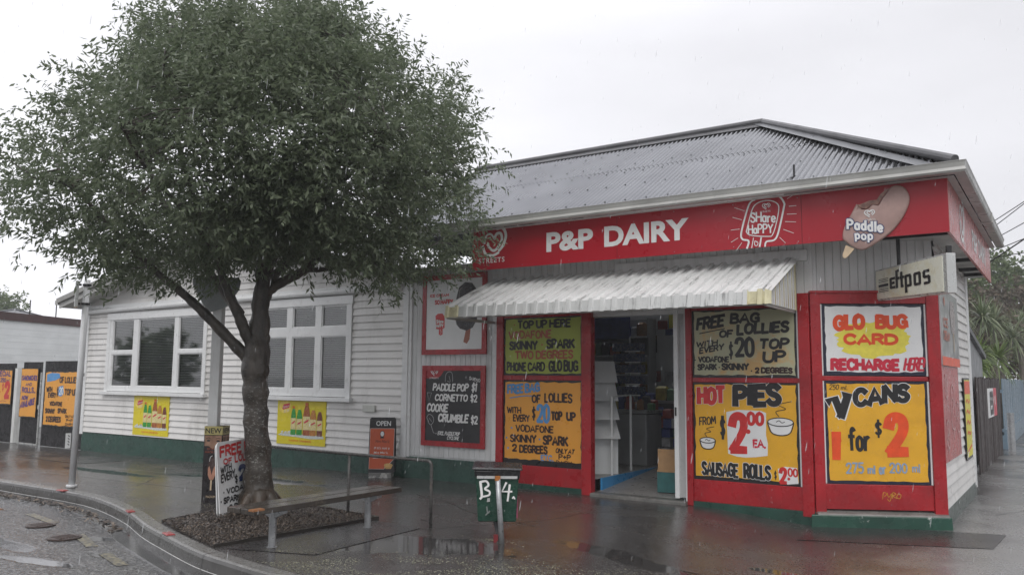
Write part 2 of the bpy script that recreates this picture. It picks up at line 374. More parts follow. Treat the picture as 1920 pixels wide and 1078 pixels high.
# ---------------------------------------------------------------- brush lettering
GL = {
'A': (.78, '0,0 .39,1 .78,0|.14,.33 .64,.33'), 'B': (.64, '0,0 0,1|~0,1 .42,.98 .57,.78 .4,.55 0,.53|~0,.53 .45,.52 .64,.28 .48,.02 0,0'),
'C': (.68, '~.68,.8 .5,.97 .26,.97 .05,.72 .05,.28 .26,.03 .5,.03 .68,.2'), 'D': (.68, '0,0 0,1|~0,1 .4,.98 .67,.72 .67,.28 .4,.02 0,0'),
'E': (.54, '.54,1 0,1|0,1 0,0|0,0 .54,0|0,.52 .45,.52'), 'F': (.52, '.52,1 0,1|0,1 0,0|0,.52 .42,.52'),
'G': (.72, '~.68,.8 .5,.97 .26,.97 .05,.72 .05,.28 .26,.03 .5,.03 .7,.15|.7,.08 .7,.45|.72,.45 .42,.45'), 'H': (.66, '0,0 0,1|.66,0 .66,1|0,.5 .66,.5'),
'I': (.08, '.04,0 .04,1'), 'J': (.5, '~.45,1 .45,.25 .3,.02 .1,.05 0,.25'), 'K': (.64, '0,0 0,1|.6,1 0,.45|.2,.6 .64,0'), 'L': (.5, '0,1 0,0|0,0 .5,0'),
'M': (.85, '0,0 .08,1|.08,1 .42,.3|.42,.3 .77,1|.77,1 .85,0'), 'N': (.68, '0,0 0,1|0,1 .68,0|.68,0 .68,1'), 'O': (.72, '~.36,1 .1,.85 .02,.5 .1,.15 .36,0 .62,.15 .7,.5 .62,.85 .36,1'),
'P': (.6, '0,0 0,1|~0,1 .4,1 .6,.76 .4,.5 0,.48'), 'Q': (.72, '~.36,1 .1,.85 .02,.5 .1,.15 .36,0 .62,.15 .7,.5 .62,.85 .36,1|.45,.25 .72,-.05'), 'R': (.62, '0,0 0,1|~0,1 .4,1 .6,.77 .4,.53 0,.5|.3,.52 .62,0'),
'S': (.6, '~.57,.83 .42,.97 .18,.97 .04,.77 .18,.57 .44,.45 .58,.25 .44,.03 .18,.02 .02,.18'), 'T': (.62, '0,1 .62,1|.31,1 .31,0'), 'U': (.66, '~0,1 .01,.3 .15,.04 .33,0 .51,.04 .65,.3 .66,1'),
'V': (.7, '0,1 .35,0|.35,0 .7,1'), 'W': (.98, '0,1 .24,0|.24,0 .49,.8|.49,.8 .74,0|.74,0 .98,1'), 'X': (.66, '0,1 .66,0|.66,1 0,0'), 'Y': (.68, '0,1 .34,.48|.68,1 .34,.48|.34,.5 .34,0'), 'Z': (.6, '0,1 .6,1|.6,1 0,0|0,0 .6,0'),
'0': (.6, '~.3,1 .08,.85 .02,.5 .08,.15 .3,0 .52,.15 .58,.5 .52,.85 .3,1'), '1': (.24, '0,.78 .16,1|.16,1 .16,0'), '2': (.58, '~.02,.74 .1,.93 .3,1 .5,.93 .55,.72 .42,.45 .02,.02|.02,.02 .58,.02'),
'4': (.62, '.42,1 0,.32|0,.32 .62,.32|.42,1 .42,0'), '5': (.56, '.52,1 .08,1|.08,1 .05,.56|~.05,.56 .3,.64 .52,.5 .52,.2 .3,0 .02,.1'), '6': (.56, '~.5,.95 .25,.85 .05,.5 .06,.15 .28,0 .5,.12 .52,.4 .3,.55 .08,.4'), '7': (.52, '0,1 .52,1|.52,1 .18,0'), '8': (.56, '~.28,1 .08,.8 .28,.55 .52,.28 .28,0 .05,.25 .28,.55 .48,.8 .28,1'),
'$': (.5, '~.48,.78 .36,.88 .14,.88 .04,.72 .14,.56 .36,.46 .47,.3 .36,.13 .14,.12 .02,.22|.25,1.12 .25,-.12'), '&': (.72, '.72,0 .18,.72|~.18,.72 .2,.95 .38,.98 .45,.8 .3,.6 .05,.35 .1,.05 .35,0 .55,.15 .68,.42'),
'+': (.5, '.25,.2 .25,.8|0,.5 .5,.5'), '.': (.1, '.0,.02 .1,.02'), ',': (.12, '.08,.06 .0,-.14'), '!': (.1, '.05,1 .05,.3|.02,.02 .1,.02'), '-': (.4, '0,.45 .4,.45'), "'": (.1, '.05,1 .05,.78'), 'o.': (.1, ''),
'*': (.16, '.0,.45 .16,.45'), '(': (.2, ''),
'f': (.46, '~.46,.9 .34,1 .22,.9 .2,.7 .2,0|0,.62 .42,.62'), 'o': (.5, '~.25,.62 .07,.52 .02,.3 .07,.09 .25,0 .43,.09 .48,.3 .43,.52 .25,.62'), 'r': (.34, '.04,.62 .04,0|~.04,.4 .14,.56 .24,.62 .34,.58'), 'm': (.74, '.02,.62 .02,0|~.02,.4 .1,.58 .26,.6 .36,.45 .36,0|~.36,.45 .46,.6 .62,.6 .72,.45 .72,0'), 'l': (.08, '.04,1 .04,0'),
'a': (.5, '~.44,.5 .25,.62 .07,.52 .02,.3 .07,.09 .25,0 .42,.12|.46,.62 .46,0'), 'e': (.5, '~.03,.32 .46,.34 .42,.54 .25,.62 .07,.52 .02,.3 .1,.07 .28,0 .46,.1'), 'd': (.5, '~.44,.5 .25,.62 .07,.52 .02,.3 .07,.09 .25,0 .42,.12|.46,1 .46,0'), 'p': (.5, '.04,.62 .04,-.34|~.06,.5 .25,.62 .43,.52 .48,.3 .43,.09 .25,0 .06,.12'),
}
def strip(mb, pts, hw, y, mi, taper=True):
    """ribbon along pts (x,z); sides offset by hw"""
    n = len(pts); Ls = []; Rs = []
    for k in range(n):
        a = pts[max(0, k-1)]; b = pts[min(n-1, k+1)]; dx, dz = b[0]-a[0], b[1]-a[1]; l = math.hypot(dx, dz) or 1e-9
        w = hw*(1 if not taper else (1.06-.16*k/max(1, n-1)))
        nx, nzv = -dz/l*w, dx/l*w
        x, z = pts[k]
        if k == 0: x -= dx/l*hw*.55; z -= dz/l*hw*.55
        if k == n-1: x += dx/l*hw*.55; z += dz/l*hw*.55
        yy = y-.00018*k/max(1, n-1); Ls.append((x+nx, yy, z+nzv)); Rs.append((x-nx, yy, z-nzv))
    i = len(mb.v); mb.v += Ls+Rs
    for k in range(n-1):
        mb.f.append((i+n+k, i+n+k+1, i+k+1, i+k)); mb.m.append(mi)
class Lettering:
    """collects brush strokes for one sign; layer 0 outlines, layer 1 letters"""
    def __init__(s): s.mb = MB(); s.mats = []; s.k = 0
    def mi(s, mat):
        if mat not in s.mats: s.mats.append(mat)
        return s.mats.index(mat)
    def stroke(s, pts, th, mat, depth=.006, smooth=False, taper=True):
        s.k += 1
        if smooth: pts = catmull(pts, 6)
        strip(s.mb, pts, th/2, -depth-.00022*(s.k % 7), s.mi(mat), taper)
    def area(s, pts, mat, depth=.004):
        s.k += 1
        s.mb.poly([(x, -depth-.0002*(s.k % 4), z) for x, z in pts], s.mi(mat))
    def text(s, t, x0, z1, x1, z0, mat, th=.16, slant=0, rise=0, jit=.03, outline=None, ow=1.5, gap=.2, depth=.006):
        """t fitted in the box (x0..x1, z0..z1); th = stroke width as a share of the height; rise = height gained along the line"""
        h = z1-z0; w = 0
        for ch in t: w += (.34 if ch == ' ' else GL[ch][0]+gap)
        w -= gap; tw = th*h
        sx = (x1-x0-tw)/max(1e-6, w); sz = h-tw; x = x0+tw/2; rnd = random.Random(len(t)*7+int(abs(x0)*1000))
        for ch in t:
            if ch == ' ': x += .34*sx; continue
            gw, d = GL[ch]; jz = rnd.uniform(-jit, jit)*h; js = 1+rnd.uniform(-jit, jit); ja = rnd.uniform(-jit, jit)
            for st in d.split('|'):
                if not st: continue
                smth = st[0] == '~'; st = st.lstrip('~')
                P = []
                for c in st.split():
                    a, b = map(float, c.split(','))
                    zz = b*sz*js; xx = x+a*sx+slant*zz+ja*b*h*.5
                    P.append((xx, z0+tw/2+zz+jz+rise*(xx-x0)/max(1e-6, x1-x0)))
                if outline: s.stroke(P, tw*ow, outline, depth-.002, smth)
                s.stroke(P, tw, mat, depth, smth)
            x += (gw+gap)*sx
    def build(s, parent, name='lettering'):
        return s.mb.build(name, s.mats, parent)
def wavy(x0, x1, z0, z1, amp, step=.06, seed=0):
    rnd = random.Random(seed); P = []
    def edge(a, b):
        n = max(2, int(math.dist(a, b)/step)); return [(a[0]+(b[0]-a[0])*k/n, a[1]+(b[1]-a[1])*k/n) for k in range(n)]
    for a, b in (((x0, z0), (x1, z0)), ((x1, z0), (x1, z1)), ((x1, z1), (x0, z1)), ((x0, z1), (x0, z0))): P += edge(a, b)
    return [(x+rnd.uniform(-amp, amp), z+rnd.uniform(-amp, amp)) for x, z in P]
BF = {}
def font_mesh(body, size, offset=0, shear=0, spacing=1.0):
    cu_ = bpy.data.curves.new('letters', 'FONT'); cu_.body = body; cu_.size = size; cu_.offset = offset; cu_.shear = shear; cu_.space_character = spacing
    cu_.resolution_u = 4
    to = bpy.data.objects.new('letters_tmp', cu_); COL.objects.link(to)
    dg = bpy.context.evaluated_depsgraph_get(); me = bpy.data.meshes.new_from_object(to.evaluated_get(dg))
    bpy.data.objects.remove(to); bpy.data.curves.remove(cu_)
    V = [tuple(v.co) for v in me.vertices]; Fc = [tuple(p.vertices) for p in me.polygons]; bpy.data.meshes.remove(me)
    return V, Fc
def font_text(lt, body, x0, z1, x1, z0, mat, depth=.006, bold=0, shear=0, spacing=1.0, rise=0):
    """printed lettering from the built-in font, fitted to a box, added to Lettering lt"""
    V, Fc = font_mesh(body, 1, bold, shear, spacing)
    ax = min(v[0] for v in V); bx = max(v[0] for v in V); ay = min(v[1] for v in V); by = max(v[1] for v in V)
    i = len(lt.mb.v); mi = lt.mi(mat)
    for v in V:
        u = (v[0]-ax)/(bx-ax); lt.mb.v.append((x0+u*(x1-x0), -depth, z0+(v[1]-ay)/(by-ay)*(z1-z0)+rise*u))
    for f in Fc: lt.mb.f.append(tuple(i+k for k in f)); lt.mb.m.append(mi)
def heart(lt, cx, cz, s, mat, th=.12, depth=.006):
    """the swirled heart mark: an outer open heart and an inner one"""
    def hp(k, ox=0, oz=0):
        P = []
        for t in np.linspace(-2.75, 2.2, 40):
            x = 16*math.sin(t)**3/17; z = (13*math.cos(t)-5*math.cos(2*t)-2*math.cos(3*t)-math.cos(4*t))/17
            P.append((cx+ox*s+x*s*k*.5*1.12, cz+oz*s+z*s*k*.5))
        return P
    lt.stroke(hp(1.0), s*th, mat, depth); lt.stroke(hp(.55, .02, .03), s*th*.95, mat, depth)

# ---------------------------------------------------------------- ground
def gh(x, y):
    return -.1*sm(-4.2, -2.5, x)-.11*sm(-11.2, -13.2, x)*sm(7.2, 9.5, y)
KB = [(-60, 6.3), (-30, 6.3), (-13.8, 6.3), (-11.8, 6.31), (-10.65, 6.22), (-9.34, 5.87), (-8.3, 5.47), (-7.6, 5.24), (-6.7, 4.97), (-6.1, 4.86), (-5.5, 4.78), (-4.5, 4.7), (-2.5, 4.65), (-.6, 4.8), (.9, 5.3), (1.9, 6.2), (2.4, 7.6), (2.5, 9.5), (2.5, 30), (2.5, 90)]
KP = catmull(KB, 8)
KN = []
for k in range(len(KP)):
    a = Vector(KP[max(0, k-1)]); b = Vector(KP[min(len(KP)-1, k+1)]); d = (b-a).normalized(); KN.append((d.y, -d.x))
def kerb_y(x):
    for k in range(len(KP)-1):
        if KP[k][0] <= x <= KP[k+1][0]:
            t = (x-KP[k][0])/max(1e-6, KP[k+1][0]-KP[k][0]); return KP[k][1]+t*(KP[k+1][1]-KP[k][1])
    return 90
# road: one sheet that reaches the horizon
g = MB(); S = 900; st = [-S, -60, -30, -18, -14, -12, -11, -10, -9, -8, -7, -6, -5, -4, -3, -2, -1, 0, 1, 2, 3, 6, 12, 40, S]
g.quad((-S, -S, -.145), (S, -S, -.145), (S, S, -.145), (-S, S, -.145)); g.build('road', ROADM, kind='structure')
# footpath: a grid from the kerb back to the buildings and down the side street
xs = sorted(set([round(x, 3) for x in list(np.linspace(-60, -16, 14))+list(np.linspace(-16, -4, 60))+list(np.linspace(-4, 2.45, 44))+[2.5]]))
ts = np.concatenate([np.linspace(0, 1, 40), np.linspace(1, 9, 16)[1:]])
g = MB(); rows = []
for x in xs:
    y0 = kerb_y(x); row = []
    for t in ts:
        y = y0+(t*(10.6-y0) if t <= 1 else (10.6-y0)+(t-1)*10) if y0 < 10.6 else y0+t*9
        row.append(len(g.v)); g.v.append((x, y, gh(x, y)))
    rows.append(row)
for a, b in zip(rows, rows[1:]):
    for k in range(len(ts)-1): g.f.append((a[k], b[k], b[k+1], a[k+1])); g.m.append(0)
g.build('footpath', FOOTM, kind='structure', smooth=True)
# kerb and channel swept along the same line
prof = [(-.01, -.02), (0, .004), (.13, .006), (.155, -.004), (.168, -.03), (.178, -.122), (.183, -.1255), (.193, -.1262), (.42, -.137), (.44, -.16)]
g = MB(); n = len(prof)
for (x, y), (nx, ny) in zip(KP, KN):
    for o_, z_ in prof: g.v.append((x+nx*o_, y+ny*o_, gh(x, y)*(1 if o_ < .19 else .25)+z_))
for k in range(len(KP)-1):
    for j in range(n-1): g.f.append((k*n+j, k*n+j+1, (k+1)*n+j+1, (k+1)*n+j)); g.m.append(0)
KERBF = M('wet_kerb_face', (.075, .073, .07), .2, .35, 6, (.035, .034, .03), (.45, .7), 3, None, .3, 90); CHAN = M('wet_channel', (.055, .054, .052), .07, .3, 5, (.03, .03, .03), (.45, .7), 2)
for j in range(len(g.f)):
    q_ = j % (n-1); g.m[j] = 0 if q_ < 3 else (1 if q_ < 5 else (4 if q_ == 5 else 2))
acc = 0
for k in range(1, len(KP)-1):
    acc += math.dist(KP[k], KP[k-1])
    if acc > 1.15 and KP[k][0] > -20 and KP[k][1] < 20:
        acc = 0; (x, y), (nx, ny) = KP[k], KN[k]; tx, ty = -ny*.004, nx*.004
        for (o1, z1), (o2, z2) in zip(prof[1:6], prof[2:7]):
            q_ = [(x+nx*(o+.0015)+sg*tx, y+ny*(o+.0015)+sg*ty, gh(x, y)+z+.0015) for o, z, sg in ((o1, z1, -1), (o2, z2, -1), (o2, z2, 1), (o1, z1, 1))]; g.quad(*q_, 3)
g.build('kerb', [KERBM, KERBF, CHAN, BLACK, M('pale_waterline', (.42, .42, .41), .3, .3, 6)], kind='structure')
def sheet(name, pts, mat, lift, kind='structure', base=None):
    g = MB(); g.poly([(x, y, (gh(x, y) if base is None else base)+lift) for x, y in pts]); return g.build(name, mat, kind=kind)
def sheet_grid(name, A, B, C_, D, mat, lift, n=10):
    g = MB()
    for i in range(n+1):
        for j in range(n+1):
            u, v = i/n, j/n
            x = (A[0]*(1-u)+B[0]*u)*(1-v)+(D[0]*(1-u)+C_[0]*u)*v; y = (A[1]*(1-u)+B[1]*u)*(1-v)+(D[1]*(1-u)+C_[1]*u)*v
            g.v.append((x, y, gh(x, y)+lift))
    for i in range(n):
        for j in range(n): a = i*(n+1)+j; g.f.append((a, a+n+1, a+n+2, a+1)); g.m.append(0)
    return g.build(name, mat, kind='structure', smooth=True)
sheet_grid('asphalt_patch', (-2.55, 9.25), (-.76, 9.96), (-.70, 10.95), (-2.6, 10.45), PATCHM, .005)
sheet_grid('asphalt_patch', (-17.4, 8.45), (-15.6, 8.5), (-15.9, 9.6), (-18.2, 9.75), PATCHM, .005)
sheet_grid('asphalt_patch', (-6.62, 5.05), (-5.75, 5.35), (-5.85, 6.95), (-6.55, 7.0), PATCHM, .005)
# yellow dashes
for q in (((-10.95, 5.45), (-10.05, 5.3), (-10.08, 5.2), (-10.98, 5.35)), ((-9.1, 5.08), (-8.35, 4.82), (-8.4, 4.72), (-9.15, 4.98)), ((-7.95, 4.72), (-7.32, 4.53), (-7.36, 4.43), (-8.0, 4.62))):
    sheet('road_marking', q, MARKM, -.141, base=0)
# gutter water, white waterline string and the joint lines of the footpath
for (p, q) in ((( -9.15, 8.62), (-15.5, 8.3)), ((-9.1, 7.5), (-15.3, 7.0)), ((-6.2, 7.35), (-2.4, 7.05))):
    v = (Vector(q)-Vector(p)).normalized(); nn = Vector((-v.y, v.x))*.008; P, Q = Vector(p), Vector(q)
    sheet('footpath_joint', [tuple(P+nn), tuple(P-nn), tuple(Q-nn), tuple(Q+nn)], CONC if p[0] < -9 else BLACK, .004)
rc = random.Random(8)
for (x, y, dx, dy, n_) in ((-4.4, 9.6, -.12, -.3, 9), (-3.0, 6.7, .28, .12, 10), (-7.6, 8.9, .3, -.1, 9), (-12.8, 9.2, .2, -.25, 8), (-.9, 12.5, .06, .35, 9), (-9.8, 7.4, -.25, .15, 8)):
    P = [Vector((x, y))]
    for k in range(n_): P.append(P[-1]+Vector((dx+rc.uniform(-.1, .1), dy+rc.uniform(-.1, .1))))
    g = MB()
    for a, b in zip(P, P[1:]):
        d = (b-a).normalized(); nn = Vector((-d.y, d.x))*rc.uniform(.003, .007)
        g.quad(*[(q.x, q.y, gh(q.x, q.y)+.0045) for q in (a-nn, b-nn, b+nn, a+nn)])
    g.build('footpath_crack', BLACK, kind='structure')
# covers in the road
def cover(x, y, r, label):
    g = MB()
    P = [(r*math.cos(t), r*math.sin(t)) for t in np.linspace(0, 2*math.pi, 20, endpoint=False)]
    g.poly([(a, b, .014) for a, b in P]); g.tube([(0, 0, 0), (0, 0, .012)], r*1.12, 20)
    for k in range(-3, 4): g.box(-r*.7, r*.7, k*r*.2-.006, k*r*.2+.006, .014, .02)
    tag(g.build('service_cover', M('rusty_cover', (.05, .032, .026), .4, .5, 20, bmp=.3), loc=(x, y, -.142)), label, 'manhole cover', 'service covers in the road')
cover(-10.0, 5.06, .14, 'rusty round service cover in the wet road, farther left one')
cover(-9.05, 4.84, .15, 'brown service cover beside the puddle in the road')
# red kerb markers
for (x, y, a, lb) in ((-11.66, 6.16, 2, 'red plastic marker on the kerb beside the leaning grey pole'), (-9.28, 5.72, -22, 'red plastic marker on the kerb bend left of the mulch bed'), (-7.66, 5.15, -18, 'red plastic marker on the kerb in front of the mulch bed')):
    g = MB(); g.hexa([(-.09, -.045, 0), (.09, -.045, 0), (.09, .045, 0), (-.09, .045, 0), (-.08, -.035, .012), (.08, -.035, .012), (.08, .035, .012), (-.08, .035, .012)])
    tag(g.build('kerb_marker', REDMARK, loc=(x, y, .0065), rz=R_(a), bevel=.003), lb, 'kerb marker', 'red markers along the kerb')
# mulch bed
MUL = [(-8.35, 5.53), (-7.6, 5.27), (-6.76, 5.02), (-6.62, 7.1), (-7.4, 7.22), (-8.1, 7.22), (-8.5, 6.5)]
sheet('mulch_bed', MUL, MULCHB, .005)
def in_poly(x, y, P):
    c = False
    for (a, b), (d, e) in zip(P, P[1:]+P[:1]):
        if (b > y) != (e > y) and x < (d-a)*(y-b)/(e-b)+a: c = not c
    return c
def flakes(name, pts, mat, smin, smax, tilt, kind='stuff', lift=.01, aspect=.4):
    V = []; Fq = []
    for (x, y, z) in pts:
        s = random.uniform(smin, smax); a = random.uniform(0, 6.28); w = s*aspect*random.uniform(.6, 1.4)
        ux = Vector((math.cos(a), math.sin(a), random.uniform(-tilt, tilt))).normalized(); uy = Vector((-math.sin(a), math.cos(a), random.uniform(-tilt, tilt))).normalized()
        c = Vector((x, y, z+lift)); i = len(V)
        V += [c-ux*s, c-uy*w, c+ux*s, c+uy*w]; Fq.append((i, i+1, i+2, i+3))
    return np_mesh(name, np.array([tuple(v) for v in V]), np.array(Fq), mat, kind=kind)
pts = []
while len(pts) < 26000:
    x, y = random.uniform(-8.5, -6.6), random.uniform(5, 7.25)
    if in_poly(x, y, MUL): pts.append((x, y, random.uniform(0, .035)))
flakes('bark_mulch', pts, MULCHM, .006, .018, .75, lift=.008, aspect=.35)
g = MB()
for a, b in ((MUL[0], MUL[6]), (MUL[6], MUL[5]), (MUL[5], MUL[4]), (MUL[4], MUL[3]), (MUL[3], MUL[2])):
    v = (Vector(b)-Vector(a)); l = v.length; an = math.atan2(v.y, v.x)
    g.box(0, l, -.012, .012, -.01, .03, rot=Matrix.Rotation(an, 3, 'Z'), org=(a[0], a[1], 0))
tag(g.build('bed_edging', M('dark_edging_timber', (.03, .025, .02), .4, .3, 10)), 'low dark timber edging round the mulch bed under the tree', 'edging')
# petals on the near footpath, litter in the gutter
pts = []
while len(pts) < 5200:
    x, y = random.uniform(-6.3, -.4), random.gauss(5.9, .75)
    yy = 5.75+.42*(x+4); 
    y = yy+random.gauss(0, .34)
    if y < kerb_y(x)+.02 or mnoise.noise((x*1.3, y*1.9, 0)) < -.12 or x > -1.6 and random.random() < .8: continue
    pts.append((x, y, gh(x, y)))
for k in range(260):
    a = random.uniform(0, 6.28); r = random.gauss(0, .16); x, y = -4.85+math.cos(a)*r*1.4, 6.85+math.sin(a)*r*.6; pts.append((x, y, gh(x, y)))
for k in range(420):
    x, y = random.gauss(-9.2, .5), random.gauss(6.55, .12); pts.append((x, y, gh(x, y)))
flakes('fallen_petals', pts, PETAL, .0035, .010, .12, lift=.006, aspect=.5)
pts = []
for k in range(900):
    t = random.random()**1.3; x = -14.5+t*5.6; y = kerb_y(x)-.3-abs(random.gauss(0, .1)); pts.append((x, y, -.13+random.uniform(0, .03)*(1-t)))
flakes('gutter_leaves', pts, LITTER, .012, .06, .35, lift=.008, aspect=.25)
pts = [(random.uniform(-13, -.6), random.uniform(5.2, 10), 0) for k in range(500)]
pts = [(x, y, gh(x, y)) for x, y, z in pts if y > kerb_y(x)+.1]
flakes('scattered_litter', pts, LITTER, .006, .02, .15, lift=.006, aspect=.4)

# ---------------------------------------------------------------- buildings: helpers in a wall frame (x along the wall, y inward, z up)
def frame(ox, oy, ang):
    return Matrix.Translation((ox, oy, 0)) @ Matrix.Rotation(ang, 4, 'Z')
FR_FRONT = frame(0, 10.3, 0)
CH_A = (-2.6, 10.3); CH_B = (-1.32, 11.02)
CH_ANG = math.atan2(CH_B[1]-CH_A[1], CH_B[0]-CH_A[0]); CH_L = math.dist(CH_A, CH_B)
FR_CH = frame(*CH_A, CH_ANG)
FR_SIDE = frame(-1.32, 0, math.pi/2)          # local x = world Y
def xf(mb, fr, i0=0):
    for i in range(i0, len(mb.v)): mb.v[i] = tuple(fr @ Vector(mb.v[i]))
    return mb
def clip(iv, a, b):
    o = []
    for (p, q) in iv:
        if b <= p or a >= q: o.append((p, q))
        else:
            if a > p: o.append((p, a))
            if b < q: o.append((b, q))
    return o
def weatherboards(mb, x0, x1, z0, z1, pitch, holes=(), lim=None, lap=.028):
    z = z0; k = 0; rnd = random.Random(3)
    while z < z1-.01:
        zt = min(z+pitch, z1); a, b = (x0, x1) if lim is None else lim((z+zt)/2)
        iv = [(max(a, x0), min(b, x1))]
        for (h0, h1, hz0, hz1) in holes:
            if z+pitch*.5 > hz0 and z+pitch*.5 < hz1: iv = clip(iv, h0, h1)
        for (p, q) in iv:
            if q-p < .02: continue
            cuts = [p]
            if q-p > 5: cuts.append(p+rnd.uniform(.35, .65)*(q-p))
            cuts.append(q)
            for c, d in zip(cuts, cuts[1:]):
                j = rnd.uniform(-.0015, .0015)
                mb.quad((c, -lap+j, z), (d-.002, -lap+j, z), (d-.002, -.002, zt+.012), (c, -.002, zt+.012))
                mb.quad((c, .0, z+.001), (d-.002, .0, z+.001), (d-.002, -lap+j, z), (c, -lap+j, z))
        z += pitch; k += 1
def vboards(mb, x0, x1, z0, z1, pitch=.1, groove=.012):
    """vertical tongue-and-groove boards with v joints"""
    n = max(1, round((x1-x0)/pitch)); w = (x1-x0)/n; P = []
    for k in range(n):
        a = x0+k*w; P += [(a, .008), (a+groove*.5, -.004), (a+w-groove*.5, -.004)]
    P.append((x1, .008))
    for (a, ya), (b, yb) in zip(P, P[1:]): mb.quad((a, ya, z0), (b, yb, z0), (b, yb, z1), (a, ya, z1))

# ================================================================ corner shop
shop = thing('corner_shop', 'red and white corner shop with corrugated roof and a white awning over its doorway', 'shop', (-5, 10.3, 0))
def SP(mb, name, mats, parent=None, **k):
    p = shop if parent is None else parent
    return mb.build(name, mats, p, loc=(5, -10.3, 0) if p is shop else None, **k)
# walls: front cladding strips, upper bulkhead, chamfer bulkhead
g = MB(); vboards(g, -8.94, -7.24, .36, 3.3); g.quad((-9.0, .01, 0), (-7.2, .01, 0), (-7.2, .01, 3.4), (-9.0, .01, 3.4)); xf(g, FR_FRONT)
i = len(g.v); vboards(g, -7.24, -2.55, 2.52, 3.3); xf(g, FR_FRONT, i)
i = len(g.v); vboards(g, 0, CH_L, 2.66, 3.3); xf(g, FR_CH, i)
SP(g, 'wall', WHITE2)
for nm, bx in (('corner_board', (-9.12, -9.0, -.045, .02, .3, 3.35)), ('corner_board', (-9.0, -8.94, -.03, .02, .33, 3.35)), ('corner_board', (-7.3, -7.22, -.03, .01, .36, 2.9)), ('head_board', (-5.2, -2.6, -.05, -.006, 3.06, 3.2))):
    g = MB(); g.box(*bx); xf(g, FR_FRONT); SP(g, nm, WHITE2 if nm == 'head_board' else TRIM, bevel=.004)
# side wall
g = MB(); weatherboards(g, 11.02, 14.5, .1, 3.35, .125); xf(g, FR_SIDE); w_ = SP(g, 'wall', WHITE)
g = MB(); g.box(14.46, 14.6, -.035, .1, .05, 3.5); g.box(14.66, 14.78, -.03, .1, .0, 3.5); xf(g, FR_SIDE); SP(g, 'corner_board', TRIM, bevel=.004)
g = MB(); g.box(-9.1, -1.4, 14.4, 14.55, 0, 3.4); SP(g, 'rear_wall', WHITE)
# plinth
g = MB(); g.box(-9.12, -7.2, -.03, .05, -.12, .335); g.box(-7.2, -5.6, -.04, .05, -.12, .075); g.box(-4.17, -2.55, -.05, .05, -.22, .06); xf(g, FR_FRONT)
SP(g, 'plinth', GREEN, bevel=.006)
g = MB(); i = 0
cz = [(-.06, -.24), (.0, -.03), ]
g.hexa([(-.1, -.135, -.25), (CH_L+.05, -.135, -.25), (CH_L+.03, .1, -.25), (0, .1, -.25), (-.08, -.12, .045), (CH_L+.04, -.12, .04), (CH_L+.03, .1, .04), (0, .1, .045)]); xf(g, FR_CH)
SP(g, 'plinth', GREENP, bevel=.012)
g = MB(); g.hexa([(.0, -.115, .04), (CH_L+.02, -.115, .036), (CH_L+.02, .05, .04), (0, .05, .04), (.0, -.105, .06), (CH_L+.02, -.105, .055), (CH_L+.02, .05, .095), (0, .05, .1)]); xf(g, FR_CH); SP(g, 'plinth_ledge', CONC, bevel=.004)
g = MB(); g.box(11.0, 14.62, -.03, .06, -.25, .105); xf(g, FR_SIDE); SP(g, 'plinth', M('mossy_side_plinth', (.10, .12, .11), .35, .35, 5, (.015, .045, .032), (.48, .56), 6, None, .3, 30), bevel=.006)
# red shopfront frame: posts, sills, transoms and heads
for nm, fr, bx in (('frame_post', FR_FRONT, (-7.22, -7.1, -.05, .02, .03, 2.56)), ('frame_post', FR_FRONT, (-5.73, -5.58, -.075, .05, .0, 2.56)), ('sill_panel', FR_FRONT, (-7.1, -5.73, -.035, .02, .075, .34)),
    ('transom', FR_FRONT, (-7.1, -5.73, -.03, .02, 1.575, 1.645)), ('head_rail', FR_FRONT, (-7.1, -5.73, -.035, .02, 2.5, 2.56)), ('frame_post', FR_FRONT, (-4.18, -4.1, -.06, .02, .0, 2.56)),
    ('sill_panel', FR_FRONT, (-4.1, -2.72, -.035, .02, .06, .335)), ('transom', FR_FRONT, (-4.1, -2.72, -.03, .02, 1.57, 1.63)), ('head_rail', FR_FRONT, (-4.1, -2.72, -.035, .02, 2.5, 2.56)),
    ('frame_post', FR_FRONT, (-2.73, -2.595, -.06, .02, .0, 2.66)), ('frame_post', FR_CH, (-.005, .115, -.058, .03, .0, 2.66)), ('frame_post', FR_CH, (CH_L-.12, CH_L+.025, -.06, .03, .03, 2.66)),
    ('head_rail', FR_CH, (.115, CH_L-.12, -.05, .03, 2.53, 2.66)), ('head_cap', FR_CH, (-.01, CH_L+.03, -.075, .0, 2.655, 2.685)), ('transom', FR_CH, (.115, CH_L-.12, -.03, .03, 1.605, 1.66)),
    ('sill_panel', FR_CH, (.115, CH_L-.12, -.036, .03, .1, .39)), ('frame_post', FR_SIDE, (11.0, 11.13, -.028, .02, .09, 2.66))):
    g = MB(); g.box(*bx); xf(g, fr); SP(g, nm, RED, bevel=.005)
for fr, bx in ((FR_FRONT, (-2.752, -2.732, -.034, 0, .34, 1.57)), (FR_FRONT, (-2.752, -2.732, -.034, 0, 1.63, 2.5)), (FR_CH, (.117, .135, -.034, 0, .395, 1.6)), (FR_CH, (.117, .135, -.034, 0, 1.665, 2.525)),
    (FR_CH, (CH_L-.14, CH_L-.122, -.034, 0, .395, 1.6)), (FR_CH, (CH_L-.14, CH_L-.122, -.034, 0, 1.665, 2.525)), (FR_FRONT, (-5.752, -5.735, -.033, 0, .345, 1.57))):
    g = MB(); g.box(*bx); xf(g, fr); SP(g, 'white_bead', TRIM)
